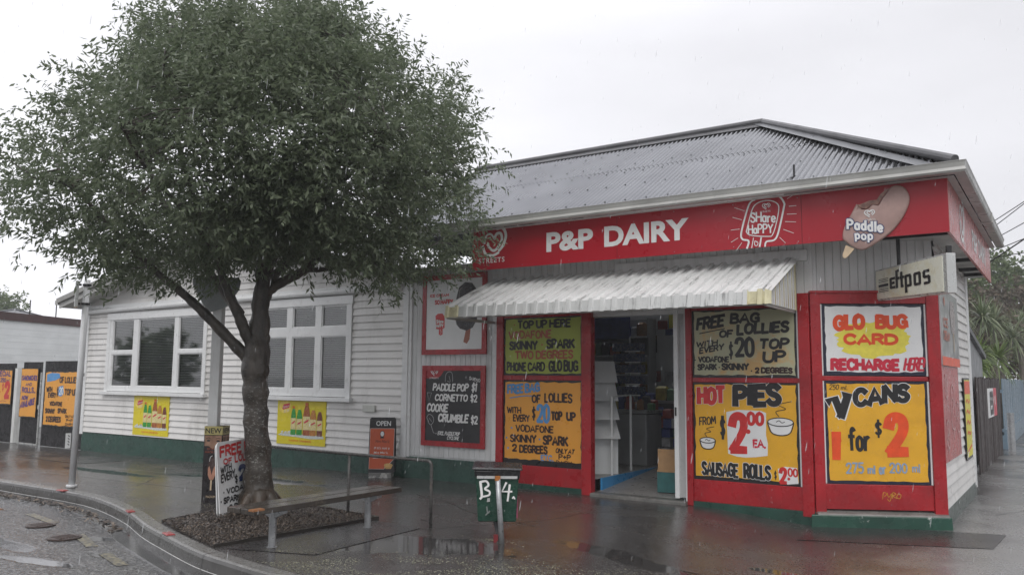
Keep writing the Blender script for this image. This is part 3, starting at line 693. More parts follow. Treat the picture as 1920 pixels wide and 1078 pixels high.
# graffiti tag on the red panel under the corner window
lt = Lettering()
for P in ([(.72, .2), (.74, .33), (.79, .3), (.75, .25)], [(.80, .32), (.82, .24), (.87, .31), (.84, .17), (.80, .2)], [(.88, .22), (.89, .33), (.94, .3), (.89, .27), (.95, .22)], [(.97, .3), (.95, .24), (1.0, .22), (1.02, .29), (.97, .31)]):
    P = [(.86+(a-.86)*.7, .255+(b-.25)*.6) for a, b in P]; lt.stroke(P, .006, M('yellow_ink', (.62, .36, .03), .5, .2, 20), .0375, True)
xf(lt.mb, FR_CH); SP(lt.mb, 'graffiti', lt.mats)
# doorway
g = MB(); g.box(-4.36, -4.30, -.03, .1, .07, 2.56); g.box(-5.58, -4.18, .0, .1, 2.47, 2.6); g.box(-4.21, -4.18, -.03, .12, .0, 2.56); xf(g, FR_FRONT); SP(g, 'door_frame', TRIM, bevel=.004)
g = MB(); g.box(-4.34, -4.2, .02, .06, .3, 2.47); g.box(-4.34, -4.2, .0, .07, .08, .42); xf(g, FR_FRONT); d_ = SP(g, 'sliding_door', M('grey_door_panel', (.42, .42, .42), .25, .08, 2), bevel=.003)
g = MB(); g.box(-4.345, -4.325, -.045, -.03, 1.13, 1.24); xf(g, FR_FRONT); g.build('door_handle', BLACK, d_)
g = MB(); g.box(-5.58, -4.18, -.12, .3, -.1, .045); xf(g, FR_FRONT); SP(g, 'threshold', CONC, bevel=.012)
# shop room
g = MB()
g.quad((-5.55, 10.33, .05), (-4.15, 10.33, .05), (-4.15, 12.3, .22), (-5.55, 12.3, .22)); g.quad((-8.95, 10.33, .22), (-5.55, 10.33, .22), (-5.55, 12.3, .22), (-8.95, 12.3, .22)); g.poly([(-4.15, 10.38, .22), (-2.65, 10.38, .22), (-1.5, 11.05, .22), (-1.5, 12.3, .22), (-4.15, 12.3, .22)]); g.quad((-8.95, 12.3, .22), (-1.5, 12.3, .22), (-1.5, 14.35, .22), (-8.95, 14.35, .22)); SP(g, 'shop_floor', INTF)
g = MB(); X0, X1, Y0, Y1, ZT = -8.92, -2.1, 10.36, 14.36, 2.95
g.quad((X0, Y1, .05), (X1, Y1, .05), (X1, Y1, ZT), (X0, Y1, ZT)); g.quad((X0, Y0, .05), (X0, Y1, .05), (X0, Y1, ZT), (X0, Y0, ZT)); g.quad((X1, Y1, .05), (X1, Y0+.9, .05), (X1, Y0+.9, ZT), (X1, Y1, ZT))
g.quad((X0, Y0, ZT), (X0, 12.9, ZT), (X1-.7, 12.9, ZT), (X1-.7, Y0, ZT)); g.quad((X0, 12.9, ZT), (X0, Y1, ZT), (-7.6, Y1, ZT), (-7.6, 12.9, ZT)); g.quad((-3.8, 12.9, ZT), (-3.8, Y1, ZT), (X1, Y1, ZT), (X1, 12.9, ZT)); g.quad((X0, Y0, .05), (X0, Y0, ZT), (-5.6, Y0, ZT), (-5.6, Y0, .05)); g.quad((-4.16, Y0, .05), (-4.16, Y0, ZT), (-2.5, Y0, ZT), (-2.5, Y0, .05))  # ceiling left open under the added roof opening to let sky light in
SP(g, 'inner_wall', INTW)
# roof: corrugated front and hip sheets
EY, EX, EZ, SL = 9.72, -.92, 3.90, math.tan(R_(30.3))
YM = 12.6; RX = EX-(YM-EY); RZ = EZ+(YM-EY)*SL; XL = -9.35
def corr(mb, axis, u0, u1, top, v0f, amp=.019, pitch=.0765, s=6, lift=0):
    n = int((u1-u0)/pitch*s); prev = None
    for k in range(n+1):
        u = u0+(u1-u0)*k/n; h = amp*math.cos(2*math.pi*(u-u0)/pitch); va, vb = v0f(u), top(u)
        if vb-va < .004: prev = None; continue
        ring = []
        for v in (va, vb):
            z = EZ+v*SL+h+lift; P = (u, EY+v, z) if axis == 'x' else (EX-v, u, z); ring.append(len(mb.v)); mb.v.append(P)
        if prev: mb.f.append((prev[0], ring[0], ring[1], prev[1])); mb.m.append(0)
        prev = ring
mid = 1.52
hipf = lambda u: min(YM-EY, EX-u)
hips = lambda u: min(u-EY, (2*YM-EY)-u, YM-EY)
g = MB(); corr(g, 'x', XL, EX, lambda u: min(mid+.08, hipf(u)), lambda u: -.09); corr(g, 'x', XL, EX, hipf, lambda u: mid, lift=.007)
corr(g, 'y', EY, 2*YM-EY, hips, lambda u: -.06)
# back slope, with an unseen opening added to light the shop room
bz = lambda y: RZ-(y-YM)*SL
g.quad((XL, 2*YM-EY, EZ), (-7.8, 2*YM-EY, EZ), (-7.8, YM, RZ), (XL, YM, RZ)); g.quad((-3.9, 2*YM-EY, EZ), (EX, 2*YM-EY, EZ), (RX, YM, RZ), (-3.9, YM, RZ))
g.quad((-7.8, 15.2, bz(15.2)), (-3.9, 15.2, bz(15.2)), (-3.9, 2*YM-EY, EZ), (-7.8, 2*YM-EY, EZ)); g.quad((-7.8, YM, RZ), (-3.9, YM, RZ), (-3.9, 12.85, bz(12.85)), (-7.8, 12.85, bz(12.85)))
g.poly([(XL, EY, EZ-.02), (XL, 2*YM-EY, EZ-.02), (XL, YM, RZ-.02)])
# screw heads
for v in (.12, .75, 1.35, 1.72, 2.35):
    u = XL+.0765*3
    while u < EX-.1:
        if v < hipf(u)-.05:
            z = EZ+v*SL+.018+(.007 if v > mid else 0); g.box(u-.009, u+.009, EY+v-.009, EY+v+.009, z-.004, z+.013)
        u += .0765*4
roof = SP(g, 'roof', ROOFM, smooth=False)
g = MB(); g.quad((-7.8, 12.85, bz(12.85)), (-3.9, 12.85, bz(12.85)), (-3.9, 15.2, bz(15.2)), (-7.8, 15.2, bz(15.2))); g.build('added_rooflight', GLASS, roof)  # glazing of an added, unseen roof opening that brightens the shop room
g = MB(); g.tube([(XL, YM, RZ+.05), (RX, YM, RZ+.05)], .055, 10)
g.hexa([(XL, YM-.2, RZ-.085), (RX, YM-.2, RZ-.085), (RX, YM, RZ+.03), (XL, YM, RZ+.03), (XL, YM-.2, RZ-.075), (RX, YM-.2, RZ-.075), (RX, YM, RZ+.04), (XL, YM, RZ+.04)]); g.build('ridge_cap', LEADM, roof)
g = MB(); e0 = Vector((EX+.02, EY-.02, EZ+.05)); e1 = Vector((RX, YM, RZ+.05)); g.tube([e0, e1], .05, 10); g.build('hip_cap', LEADM, roof)
g = MB(); d = (e1-e0)
for sgn in (1, -1):
    off = Vector((-.19, 0, .008)) if sgn > 0 else Vector((0, .19, .008))
    a, b = e0+Vector((0, 0, -.005)), e1+Vector((0, 0, -.005))
    g.quad(a+Vector((-.2, .06, .0)) if sgn > 0 else a, b, b+off+Vector((0, 0, -.0)), a+off+Vector((-.2, .06, 0)) if sgn > 0 else a+off)
g.build('hip_flashing', FLASH, roof)
g = MB(); g.box(-2.66, -2.64, 9.98, 10.0, 4.03, 4.2); g.box(-2.70, -2.60, 9.97, 10.01, 4.02, 4.05); g.build('roof_bracket', BLACK, roof)
# gutter
gp = [(-.01, 0), (-.115, 0), (-.13, .02), (-.115, .055), (-.125, .1), (-.135, .12), (-.12, .125), (-.105, .1), (-.01, .1)]
g = MB(); A = []
path = [(-9.3, EY, 0), (EX, EY, 1), (EX, 15.5, 2)]
for (px, py, c) in path:
    ring = []
    for (o_, z_) in gp:
        if c == 0: P = (px, py+o_, 3.79+z_)
        elif c == 1: P = (px-o_, py+o_, 3.79+z_)
        else: P = (px-o_, py, 3.79+z_)
        ring.append(len(g.v)); g.v.append(P)
    A.append(ring)
for r0, r1 in zip(A, A[1:]):
    for j in range(len(gp)-1): g.f.append((r0[j], r0[j+1], r1[j+1], r1[j])); g.m.append(0)
g.poly([g.v[k] for k in A[2]]); g.poly([g.v[k] for k in A[0]])
for x in (-7.9, -5.6, -3.3): g.box(x-.02, x+.02, EY-.139, EY-.01, 3.785, 3.792)
g.box(EX+.0, EX+.14, 12.9, 12.98, 3.78, 3.92)
SP(g, 'gutter', GUTM)
# soffit
g = MB(); g.quad((-9.1, 9.85, 3.3), (-1.02, 9.85, 3.3), (-1.02, 10.4, 3.3), (-9.1, 10.4, 3.3)); g.quad((-2.65, 10.395, 3.301), (-1.02, 10.395, 3.301), (-1.02, 15.4, 3.301), (-2.65, 15.4, 3.301)); g.quad((-9.1, 9.73, 3.785), (-.92, 9.73, 3.785), (-.92, 9.86, 3.785), (-9.1, 9.86, 3.785)); g.quad((-1.01, 9.8, 3.786), (-.92, 9.8, 3.786), (-.92, 15.45, 3.786), (-1.01, 15.45, 3.786))
SP(g, 'soffit', SOFF)
g = MB()
for y in (12.6, 13.7, 14.4): g.box(-1.34, -1.02, y-.02, y+.02, 3.22, 3.27)
g.box(-1.7, -1.02, 10.02, 10.06, 3.2, 3.24); SP(g, 'sign_bracket', BLACK)
# corrugated awning
aw0, aw1, yt, zt, yb, zb = -7.27, -2.76, 10.27, 3.09, 9.08, 2.585
g = MB(); pit = .164; u = aw0; prof = []
while u < aw1-.02:
    prof += [(u, .028), (u+.05, .028), (u+.062, 0), (u+.152, 0)]; u += pit
prof.append((min(u, aw1), .028))
sl_ = Vector((0, yb-yt, zb-zt)).normalized(); nn = Vector((0, sl_.z, -sl_.y)); nn = nn if nn.z > 0 else -nn
aw = None
for (a, ha), (b, hb) in zip(prof, prof[1:]):
    pa, pb = Vector((a, yt, zt))+nn*ha, Vector((b, yt, zt))+nn*hb; qa, qb = Vector((a, yb, zb))+nn*ha, Vector((b, yb, zb))+nn*hb
    g.quad(qa, qb, pb, pa)
aw = SP(g, 'awning', AWN, label='white ribbed metal awning with black mildew streaks over the shop doorway')
g = MB(); g.m = []
for k, ((a, ha), (b, hb)) in enumerate(zip(prof, prof[1:])):
    mi = 1 if (k < 6 or k > len(prof)-9) else 0
    qa, qb = Vector((a, yb, zb))+nn*ha, Vector((b, yb, zb))+nn*hb
    dz = -.16
    za, zb_ = zb-.14-(.009 if ha else 0), zb-.14-(.009 if hb else 0)
    g.quad((a, yb-.012-ha*.9, za), (b, yb-.012-hb*.9, zb_), qb, qa, mi)
g.build('awning_valance', [AWN, AWNY], aw)
g = MB(); n = 12; X = aw1+.012
for k in range(n*4):
    pass
ys = []; y = yt
while y > yb+.01: ys += [(y, 0), (y-.035, 0), (y-.043, .02), (y-.078, .02)]; y -= .086
ys.append((yb, 0))
ln = lambda y: zt+(y-yt)/(yb-yt)*(zb-zt)
for k, ((a, ha), (b, hb)) in enumerate(zip(ys, ys[1:])):
    g.quad((X+ha, a, 2.45+.0*k), (X+hb, b, 2.45), (X+hb, b, ln(b)), (X+ha, a, ln(a)), 1 if k % 8 < 3 or k < 5 else 0)
g.build('awning_side_panel', [AWN, AWNY], aw)
g = MB(); g.box(aw0, aw1, 9.1, 9.13, 2.43, 2.46); g.box(aw0-.005, aw0+.02, 9.1, 10.26, 2.42, 2.46); g.box(aw1-.02, aw1+.005, 9.1, 10.26, 2.42, 2.46); g.build('awning_frame', SOFF, aw)

# ================================================================ weatherboard house on the left
hou = thing('weatherboard_house', 'white weatherboard house with low gable, two wide windows and a green base', 'house', (-14, 10.3, -.1))
def HP(mb, name, mats, parent=None, **k):
    p = hou if parent is None else parent
    return mb.build(name, mats, p, loc=(14, -10.3, .1) if p is hou else None, **k)
rk = lambda z: ((-19.2+(z-3.27)/.19) if z > 3.27 else -18.8, (-8.8-(z-3.27)/.19) if z > 3.27 else -9.12)
WL = (-17.95, -14.34, 1.22, 2.93); WRr = (-12.72, -10.3, 1.22, 2.98)
g = MB(); weatherboards(g, -18.8, -9.12, .315, 4.3, .1235, (WL, WRr), lambda z: (max(-18.8, rk(z)[0]), min(-9.12, rk(z)[1]))); xf(g, FR_FRONT); HP(g, 'wall', WHITE)
g = MB(); g.box(-18.85, -18.6, 10.35, 18, -.1, 3.3); g.box(-9.3, -9.2, 10.4, 18, 0, 3.4); g.box(-18.8, -9.2, 17.9, 18.0, 0, 3.3); HP(g, 'side_wall', WHITE)
g = MB(); g.box(-18.86, -18.74, -.04, .06, .26, 3.3); xf(g, FR_FRONT); HP(g, 'corner_board', TRIM, bevel=.004)
g = MB(); g.box(-18.8, -9.12, -.015, .05, -.3, .3); xf(g, FR_FRONT); HP(g, 'plinth', GREEN)
g = MB(); g.box(-12.9, -9.12, -.03, .0, .285, .31); xf(g, FR_FRONT); HP(g, 'plinth_flashing', GALV)
g = MB(); g.tube([(-18.95, 10.24, 3.03), (-14, 10.24, 3.08), (-9.14, 10.24, 3.1)], .055, 10); g.box(-18.8, -9.12, 10.24, 10.3, 3.1, 3.17); HP(g, 'bead_moulding', TRIM)
# roof: low gable to the street
g = MB()
for s_ in (1, -1):
    e = (-19.3 if s_ > 0 else -8.75); zr = 3.33+.19*5.3
    for k in range(60):
        a, b = k/60, (k+1)/60
        pass
    g.hexa([(e, 9.86, 3.27), (-14, 9.86, zr), (-14, 18.2, zr), (e, 18.2, 3.27), (e, 9.86, 3.32), (-14, 9.86, zr+.05), (-14, 18.2, zr+.05), (e, 18.2, 3.32)])
rh = HP(g, 'roof', ROOFM)
g = MB()
for s_ in (1, -1):
    e = (-19.28 if s_ > 0 else -8.77); zr = 3.33+.19*5.3
    g.hexa([(e, 9.83, 3.12), (-14, 9.83, zr-.15), (-14, 9.87, zr-.15), (e, 9.87, 3.12), (e, 9.83, 3.28), (-14, 9.83, zr+.01), (-14, 9.87, zr+.01), (e, 9.87, 3.28)])
    g.hexa([(e, 9.77, 3.235), (-14, 9.77, zr-.03), (-14, 9.832, zr-.03), (e, 9.832, 3.235), (e, 9.75, 3.33), (-14, 9.75, zr+.06), (-14, 9.832, zr+.06), (e, 9.832, 3.33)])
g.box(-19.42, -19.28, 9.8, 18.2, 3.2, 3.3); g.build('barge_board', GUTM, rh)
g = MB(); g.quad((-19.25, 9.87, 3.13), (-14, 9.87, 4.19), (-14, 10.35, 4.19), (-19.25, 10.35, 3.13)); g.quad((-8.8, 9.87, 3.13), (-14, 9.87, 4.19), (-14, 10.35, 4.19), (-8.8, 10.35, 3.13)); g.build('eave_lining', SOFF, rh)
def window(x0, x1, z0, z1, lights, label=None):
    """timber window: frame bars round each light, glass behind, blind in a dark room behind the glass"""
    g = MB(); g.box(x0-.02, x1+.02, -.05, -.005, z1-.11, z1+.04)
    g.box(x0, x0+.11, -.045, -.003, z0, z1-.11); g.box(x1-.11, x1, -.045, -.003, z0, z1-.11)
    xf(g, FR_FRONT); w = HP(g, 'window', TRIM, bevel=.004)
    # sash field = rectangle minus the lights, as bars
    g = MB(); X = sorted({x0+.11, x1-.11, *[l[0] for l in lights], *[l[1] for l in lights]}); Z = sorted({z0+.03, z1-.11, *[l[2] for l in lights], *[l[3] for l in lights]})
    for a, b in zip(X, X[1:]):
        for c, d in zip(Z, Z[1:]):
            mx_, mz = (a+b)/2, (c+d)/2
            if any(l[0] < mx_ < l[1] and l[2] < mz < l[3] for l in lights): continue
            g.box(a, b, -.034, .03, c, d)
    for l in lights:
        t = .022
        for q in ((l[0], l[1], l[2], l[2]+t), (l[0], l[1], l[3]-t, l[3]), (l[0], l[0]+t, l[2]+t, l[3]-t), (l[1]-t, l[1], l[2]+t, l[3]-t)): g.box(q[0], q[1], -.02, .02, q[2], q[3])
    xf(g, FR_FRONT); g.build('window_sash', TRIM, w)
    g = MB()
    for l in lights: g.quad((l[0], .0, l[2]), (l[1], .0, l[2]), (l[1], .0, l[3]), (l[0], .0, l[3]))
    xf(g, FR_FRONT); g.build('window_glass', GLASS, w)
    g = MB(); g.box(x0-.06, x1+.06, -.11, .0, z0-.05, z0+.02); xf(g, FR_FRONT); g.build('window_sill', TRIM, w, bevel=.006)
    g = MB(); z = z0+.08
    while z < z1-.1:
        g.quad((x0+.08, .06, z+.012), (x1-.08, .06, z+.012), (x1-.08, .085, z-.010), (x0+.08, .085, z-.010)); z += .034
    xf(g, FR_FRONT); g.build('venetian_blind', BLIND, w)
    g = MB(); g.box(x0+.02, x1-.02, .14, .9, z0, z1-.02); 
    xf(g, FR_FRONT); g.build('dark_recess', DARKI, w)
    return w
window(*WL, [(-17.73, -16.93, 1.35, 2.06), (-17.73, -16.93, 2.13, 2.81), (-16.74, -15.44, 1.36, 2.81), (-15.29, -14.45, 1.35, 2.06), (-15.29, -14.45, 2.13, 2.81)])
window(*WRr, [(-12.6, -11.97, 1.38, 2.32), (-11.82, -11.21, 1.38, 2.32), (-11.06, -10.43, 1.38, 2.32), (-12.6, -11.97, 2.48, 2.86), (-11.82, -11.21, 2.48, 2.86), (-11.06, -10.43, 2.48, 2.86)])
g = MB(); g.box(-18.83, -18.76, -.048, -.04, 1.5, 1.68); xf(g, FR_FRONT); pl = HP(g, 'number_plate', TRIM)
lt = Lettering(); lt.text('6', -18.82, 1.65, -18.775, 1.56, BLK2, .22, depth=.05); xf(lt.mb, FR_FRONT); lt.mb.build('lettering', lt.mats, pl)
g = MB(); g.box(-9.98, -9.7, -.05, -.02, 1.02, 1.13); xf(g, FR_FRONT); HP(g, 'vent_cover', M('pale_vent_plastic', (.55, .56, .52), .5, .1, 5), bevel=.003)

# ================================================================ signs
def board(name, label, cat, fr_org, ang, w, h, mat, t=.012, group=None, bevel=.002):
    """flat board whose lower left front corner is fr_org; local x right, z up, outward -y"""
    g = MB(); g.box(0, w, -t*.0, t, 0, h); g.v = [(x, y, z) for x, y, z in g.v]
    o = g.build(name, mat, loc=fr_org, rz=ang)
    return tag(o, label, cat, group)
def field(parent, x0, x1, z0, z1, mat, amp, seed, name='painted_field', depth=.003):
    g = MB(); g.poly([(x, -depth, z) for x, z in wavy(x0, x1, z0, z1, amp, .07, seed)]); return g.build(name, mat, parent)
class SG:
    """sign with text placed by shares of its width and height (v counted from the top)"""
    def __init__(s, o, w, h): s.o, s.w, s.h, s.lt = o, w, h, Lettering()
    def t(s, txt, u0, u1, v0, v1, mat, th=.17, **k):
        if 'rise' in k: k['rise'] *= s.h
        th = min(.28, th*1.17); dv = (v1-v0)*.05; v0 -= dv; v1 += dv
        s.lt.text(txt, u0*s.w, (1-v0)*s.h, u1*s.w, (1-v1)*s.h, mat, th, **k)
    def f(s, txt, u0, u1, v0, v1, mat, **k): font_text(s.lt, txt, u0*s.w, (1-v0)*s.h, u1*s.w, (1-v1)*s.h, mat, **k)
    def s(s_, pts, th, mat, smooth=True, depth=.006): s_.lt.stroke([(u*s_.w, (1-v)*s_.h) for u, v in pts], th, mat, depth, smooth)
    def a(s, pts, mat, depth=.0045): s.lt.area([(u*s.w, (1-v)*s.h) for u, v in pts], mat, depth)
    def dot(s, u, v, r, mat): s.lt.area([(u*s.w+r*math.cos(t), (1-v)*s.h+r*math.sin(t)) for t in np.linspace(0, 6.28, 10, endpoint=False)], mat, .0055)
    def done(s, name='lettering'): return s.lt.build(s.o, name)
def ell(cx, cy, rx, ry, n=24, a0=0, a1=2*math.pi): return [(cx+rx*math.cos(t), cy+ry*math.sin(t)) for t in np.linspace(a0, a1, n)]

# --- fascia
g = MB(); g.box(0, 6.38, 0, .03, 0, .585)
o = tag(g.build('fascia_sign', REDS, loc=(-7.38, 9.83, 3.2)), 'long red shop sign board with white shop name along the eave', 'shop sign')
lt = Lettering(); fx_ = lambda x: x+7.38; fz_ = lambda z: z-3.2
font_text(lt, 'P&P', fx_(-6.07), fz_(3.655), fx_(-5.32), fz_(3.375), LWHITE, .004, .04); font_text(lt, 'DAIRY', fx_(-5.15), fz_(3.655), fx_(-3.94), fz_(3.375), LWHITE, .004, .04)
lt.build(o); lt = Lettering()
font_text(lt, 'STREETS', fx_(-7.26), fz_(3.37), fx_(-6.79), fz_(3.295), LWHITE, .004, .012, 0, 1.15)
# swirled heart mark: crescents
def crescent(lt, outer, inner, mat, depth=.004):
    n = len(outer); i = len(lt.mb.v); mi = lt.mi(mat)
    lt.mb.v += [(x, -depth, z) for x, z in outer]+[(x, -depth, z) for x, z in inner]
    for k in range(n-1): lt.mb.f.append((i+k, i+n+k, i+n+k+1, i+k+1)); lt.mb.m.append(mi)
def big_heart(lt, cx, cz, s, mat, depth=.004):
    P = lambda L_: [(cx+a*s, cz+b*s) for a, b in L_]
    lt.stroke(P([(-.52, .05), (-.42, .36), (-.2, .42), (-.02, .22)]), s*.09, mat, depth, True)
    lt.stroke(P([(-.02, .2), (.1, .4), (.3, .4), (.36, .15), (.2, -.12), (.0, -.28), (-.2, -.2), (-.36, 0)]), s*.12, mat, depth, True)
    lt.stroke(P([(.12, .62), (.4, .62), (.56, .3), (.42, -.1), (.22, -.3)]), s*.13, mat, depth, True)
    lt.stroke(P([(-.6, -.06), (-.45, -.38), (-.1, -.48), (.2, -.38)]), s*.12, mat, depth, True)
big_heart(lt, fx_(-6.97), fz_(3.575), .36, LWHITE)
lt.build(o, 'heart_emblem'); lt = Lettering()
# lolly outline with words
sx = lambda x: fx_(-3.39+(x-0)/1078*.78); sz = lambda y: fz_(3.80-(y-120)/(960-120)*.575)
Q = lambda L_: [(sx(a), sz(b)) for a, b in L_]
lt.stroke(Q([(270, 1000), (300, 870), (200, 830), (175, 730), (245, 450), (330, 200), (420, 140)]), .022, LWHITE, .004, True); lt.stroke(Q([(700, 120), (830, 130), (905, 250), (900, 340), (800, 760), (730, 890), (600, 910), (575, 990)]), .022, LWHITE, .004, True)
lt.stroke(Q([(265, 700), (330, 450), (400, 260), (520, 185), (680, 185), (800, 260), (815, 380), (760, 640), (700, 800), (640, 820), (420, 790), (300, 750), (262, 690)]), .012, LWHITE, .004, True)
lt.stroke(Q([(350, 1000), (385, 820)]), .010, LWHITE, .004); lt.stroke(Q([(485, 985), (515, 830)]), .02, LWHITE, .004)
lt.stroke(Q([(440, 905), (410, 880), (400, 940), (430, 970), (460, 930), (440, 890)]), .009, LWHITE, .004, True)
lt.text('SHare', sx(330), sz(340), sx(770), sz(540), LWHITE, .15, .0, -.035, .04); lt.text('HaPPY', sx(290), sz(570), sx(720), sz(745), LWHITE, .15, .0, -.02, .04)
heart(lt, sx(612), sz(275), .09, LWHITE, .1, .004); font_text(lt, 'STREETS', sx(505), sz(355), sx(680), sz(385), LWHITE, .004)
for a, b in (((70, 240), (240, 320)), ((35, 415), (190, 475)), ((0, 645), (150, 640)), ((0, 865), (120, 800)), ((90, 1020), (185, 890)), ((960, 185), (1100, 110)), ((985, 322), (1100, 325)), ((950, 458), (1100, 468)), ((915, 585), (1090, 610)), ((885, 720), (1045, 800)), ((820, 855), (910, 960))):
    lt.stroke(Q([a, b]), .006, LWHITE, .004)
lt.build(o, 'ice_lolly_drawing')
for x in (2.42, 4.84):
    g = MB(); g.box(x, x+.005, -.0025, .0, 0, .585); g.build('sheet_joint', M('dark_red_joint', (.12, .006, .01), .5, .1, 5), o)
for x in np.arange(.12, 6.35, .78):
    for z in (.03, .555): g = MB(); g.tube([(x, 0, z), (x, -.004, z)], .006, 8); g.build('screw_head', GALV, o)
g = MB(); g.box(0, 5.5, 0, .03, 0, .585)
o = tag(g.build('fascia_sign', FADERED, loc=(-.995, 9.835, 3.2), rz=math.pi/2), 'faded red sign board round the corner under the side gutter', 'shop sign')
lt = Lettering(); big_heart(lt, 1.3, .3, .45, LWHITE); font_text(lt, 'P&P', 2.5, .42, 3.2, .15, LWHITE, .004, .018); font_text(lt, 'DAIRY', 3.4, .42, 4.6, .15, LWHITE, .004, .018); font_text(lt, 'STREETS', 1.05, .1, 1.6, .04, LWHITE, .004); lt.build(o)
# --- ice cream cut-out
out_ = [(-1.92, 3.6), (-1.89, 3.55), (-1.81, 3.53), (-1.75, 3.58), (-1.69, 3.56), (-1.65, 3.63), (-1.61, 3.68), (-1.55, 3.75), (-1.48, 3.76), (-1.41, 3.72), (-1.37, 3.62), (-1.39, 3.51), (-1.47, 3.36), (-1.59, 3.23), (-1.77, 3.11), (-1.87, 3.07), (-1.96, 3.1), (-2.06, 3.19), (-2.08, 3.24), (-2.06, 3.34), (-1.98, 3.49)]
bx_, bz_ = -1.75, 3.0
loc_ = lambda L_: [(a-bx_, b-bz_) for a, b in L_]
def rounded_cut(mb, P, y0, y1, mi, inset=.018, lift=.014):
    """cut-out with a softly domed face"""
    n = len(P); c = Vector((sum(p[0] for p in P)/n, sum(p[1] for p in P)/n)); i = len(mb.v)
    rings = [(0, y1), (0, y0), (inset*.35, y0-lift*.6), (inset, y0-lift)]
    for ins, y in rings:
        for k, (x, z) in enumerate(P):
            a = Vector(P[k-1]); b = Vector(P[(k+1) % n]); d = (b-a).normalized(); nn = Vector((-d.y, d.x))
            if nn.dot(c-Vector((x, z))) < 0: nn = -nn
            mb.v.append((x+nn.x*ins, y, z+nn.y*ins))
    for r in range(3):
        for k in range(n):
            a, b = i+r*n+k, i+r*n+(k+1) % n; mb.f.append((a, b, b+n, a+n)); mb.m.append(mi)
    mb.f.append(tuple(i+3*n+k for k in range(n))); mb.m.append(mi)
dense = catmull(loc_(out_)+[loc_(out_)[0]], 3)[:-1]
g = MB(); rounded_cut(g, dense, -.02, .0, 0)
o = tag(g.build('ice_cream_sign', MCHOC, loc=(bx_, 9.826, bz_), smooth=True), 'bitten chocolate ice cream cut-out fixed on the right end of the red sign', 'sign')
g = MB(); g.prism(loc_([(-2.05, 3.14), (-2.09, 3.03), (-2.085, 3.0), (-2.06, 2.99), (-2.03, 3.01), (-1.96, 3.09)]), -.014, .0); g.build('stick', STICK, o)
g = MB(); g.poly([(x, -.0375, z) for x, z in loc_([(-1.905, 3.585), (-1.885, 3.55), (-1.81, 3.53), (-1.75, 3.578), (-1.69, 3.56), (-1.65, 3.63), (-1.61, 3.68), (-1.56, 3.74), (-1.60, 3.725), (-1.66, 3.68), (-1.70, 3.62), (-1.78, 3.62), (-1.85, 3.595)])]); g.build('bite_mark', BITE, o)
lt = Lettering(); px = lambda x: x-bx_; pz = lambda z: z-bz_
lt.text('Paddle', px(-2.03), pz(3.445), px(-1.64), pz(3.315), LWHITE, .2, 0, -.085, .04, LDBLUE, 1.7, .28, .044)
lt.text('pop', px(-1.95), pz(3.30), px(-1.75), pz(3.19), LWHITE, .2, 0, -.03, .04, LDBLUE, 1.7, .28, .044)
heart(lt, px(-1.78), pz(3.475), .1, LWHITE, .12, .041); font_text(lt, 'STREETS', px(-1.85), pz(3.41), px(-1.72), pz(3.39), LWHITE, .041); lt.build(o)
# --- eftpos light box: hangs out from the corner wall
eL = Vector((-1.905, 10.68)); eR = Vector((-1.0, 9.44)); dv = eR-eL; el_ = dv.length; ea = math.atan2(dv.y, dv.x)
g = MB(); T_ = .1
def zl(u): return 2.565-.06*u, 2.935-.015*u
g.hexa([(0, 0, zl(0)[0]), (el_, 0, zl(1)[0]), (el_, T_, zl(1)[0]), (0, T_, zl(0)[0]), (0, 0, zl(0)[1]), (el_, 0, zl(1)[1]), (el_, T_, zl(1)[1]), (0, T_, zl(0)[1])])
o = tag(g.build('lightbox_sign', ALU, loc=(eL.x, eL.y, 0), rz=ea, bevel=.006), 'cream eftpos light box sign projecting from the corner under the red eave', 'sign')
g = MB(); q = lambda u, v, d: (u*el_, -d, zl(u)[0]+v*(zl(u)[1]-zl(u)[0]))
g.hexa([q(.015, .05, .0), q(.955, .05, .0), q(.955, .05, -.01), q(.015, .05, -.01), q(.015, .95, .0), q(.955, .95, 0), q(.955, .95, -.01), q(.015, .95, -.01)])
g.v = [(x, y-.008, z) for x, y, z in g.v]; g.build('sign_face', CREAM, o)
lt = Lettering(); EF = lambda u, v: (u*el_, q(u, v, 0)[2])
def es(P, th=.047, dep=.011): lt.stroke([EF(*p) for p in P], th, BLK2, dep, False, False)
for k, v in enumerate((.66, .61, .56, .36, .31, .26)): es([(.065, v+.0), (.215, v+.01)], .007)
lt.area([EF(.06, .41), EF(.215, .42), EF(.215, .51), EF(.06, .50)], BLK2, .011)
V_ = lambda u, a, b: es([(u, a), (u, b)], .054)
H_ = lambda u0, u1, v: es([(u0+.008, v-.004), (u1-.008, v+.004)], .03)
V_(.252, .36, .60); H_(.245, .325, .62); H_(.245, .325, .35); H_(.26, .315, .485)
V_(.345, .345, .80); H_(.345, .385, .82); H_(.325, .385, .60)
V_(.415, .35, .73); H_(.385, .456, .605); H_(.415, .445, .345)
V_(.475, .17, .60); V_(.54, .36, .58); H_(.465, .55, .62); H_(.47, .55, .335)
V_(.60, .36, .60); V_(.667, .36, .60); H_(.59, .677, .63); H_(.59, .677, .335)
V_(.725, .52, .61); V_(.79, .36, .47); H_(.715, .80, .645); H_(.72, .795, .495); H_(.715, .795, .33)
lt.build(o)
g = MB(); g.box(.45, .48, .04, .07, 2.93, 3.3); g.box(el_-.06, el_-.03, .03, .08, 2.9, 3.0); g.build('hanger', BLACK, o)

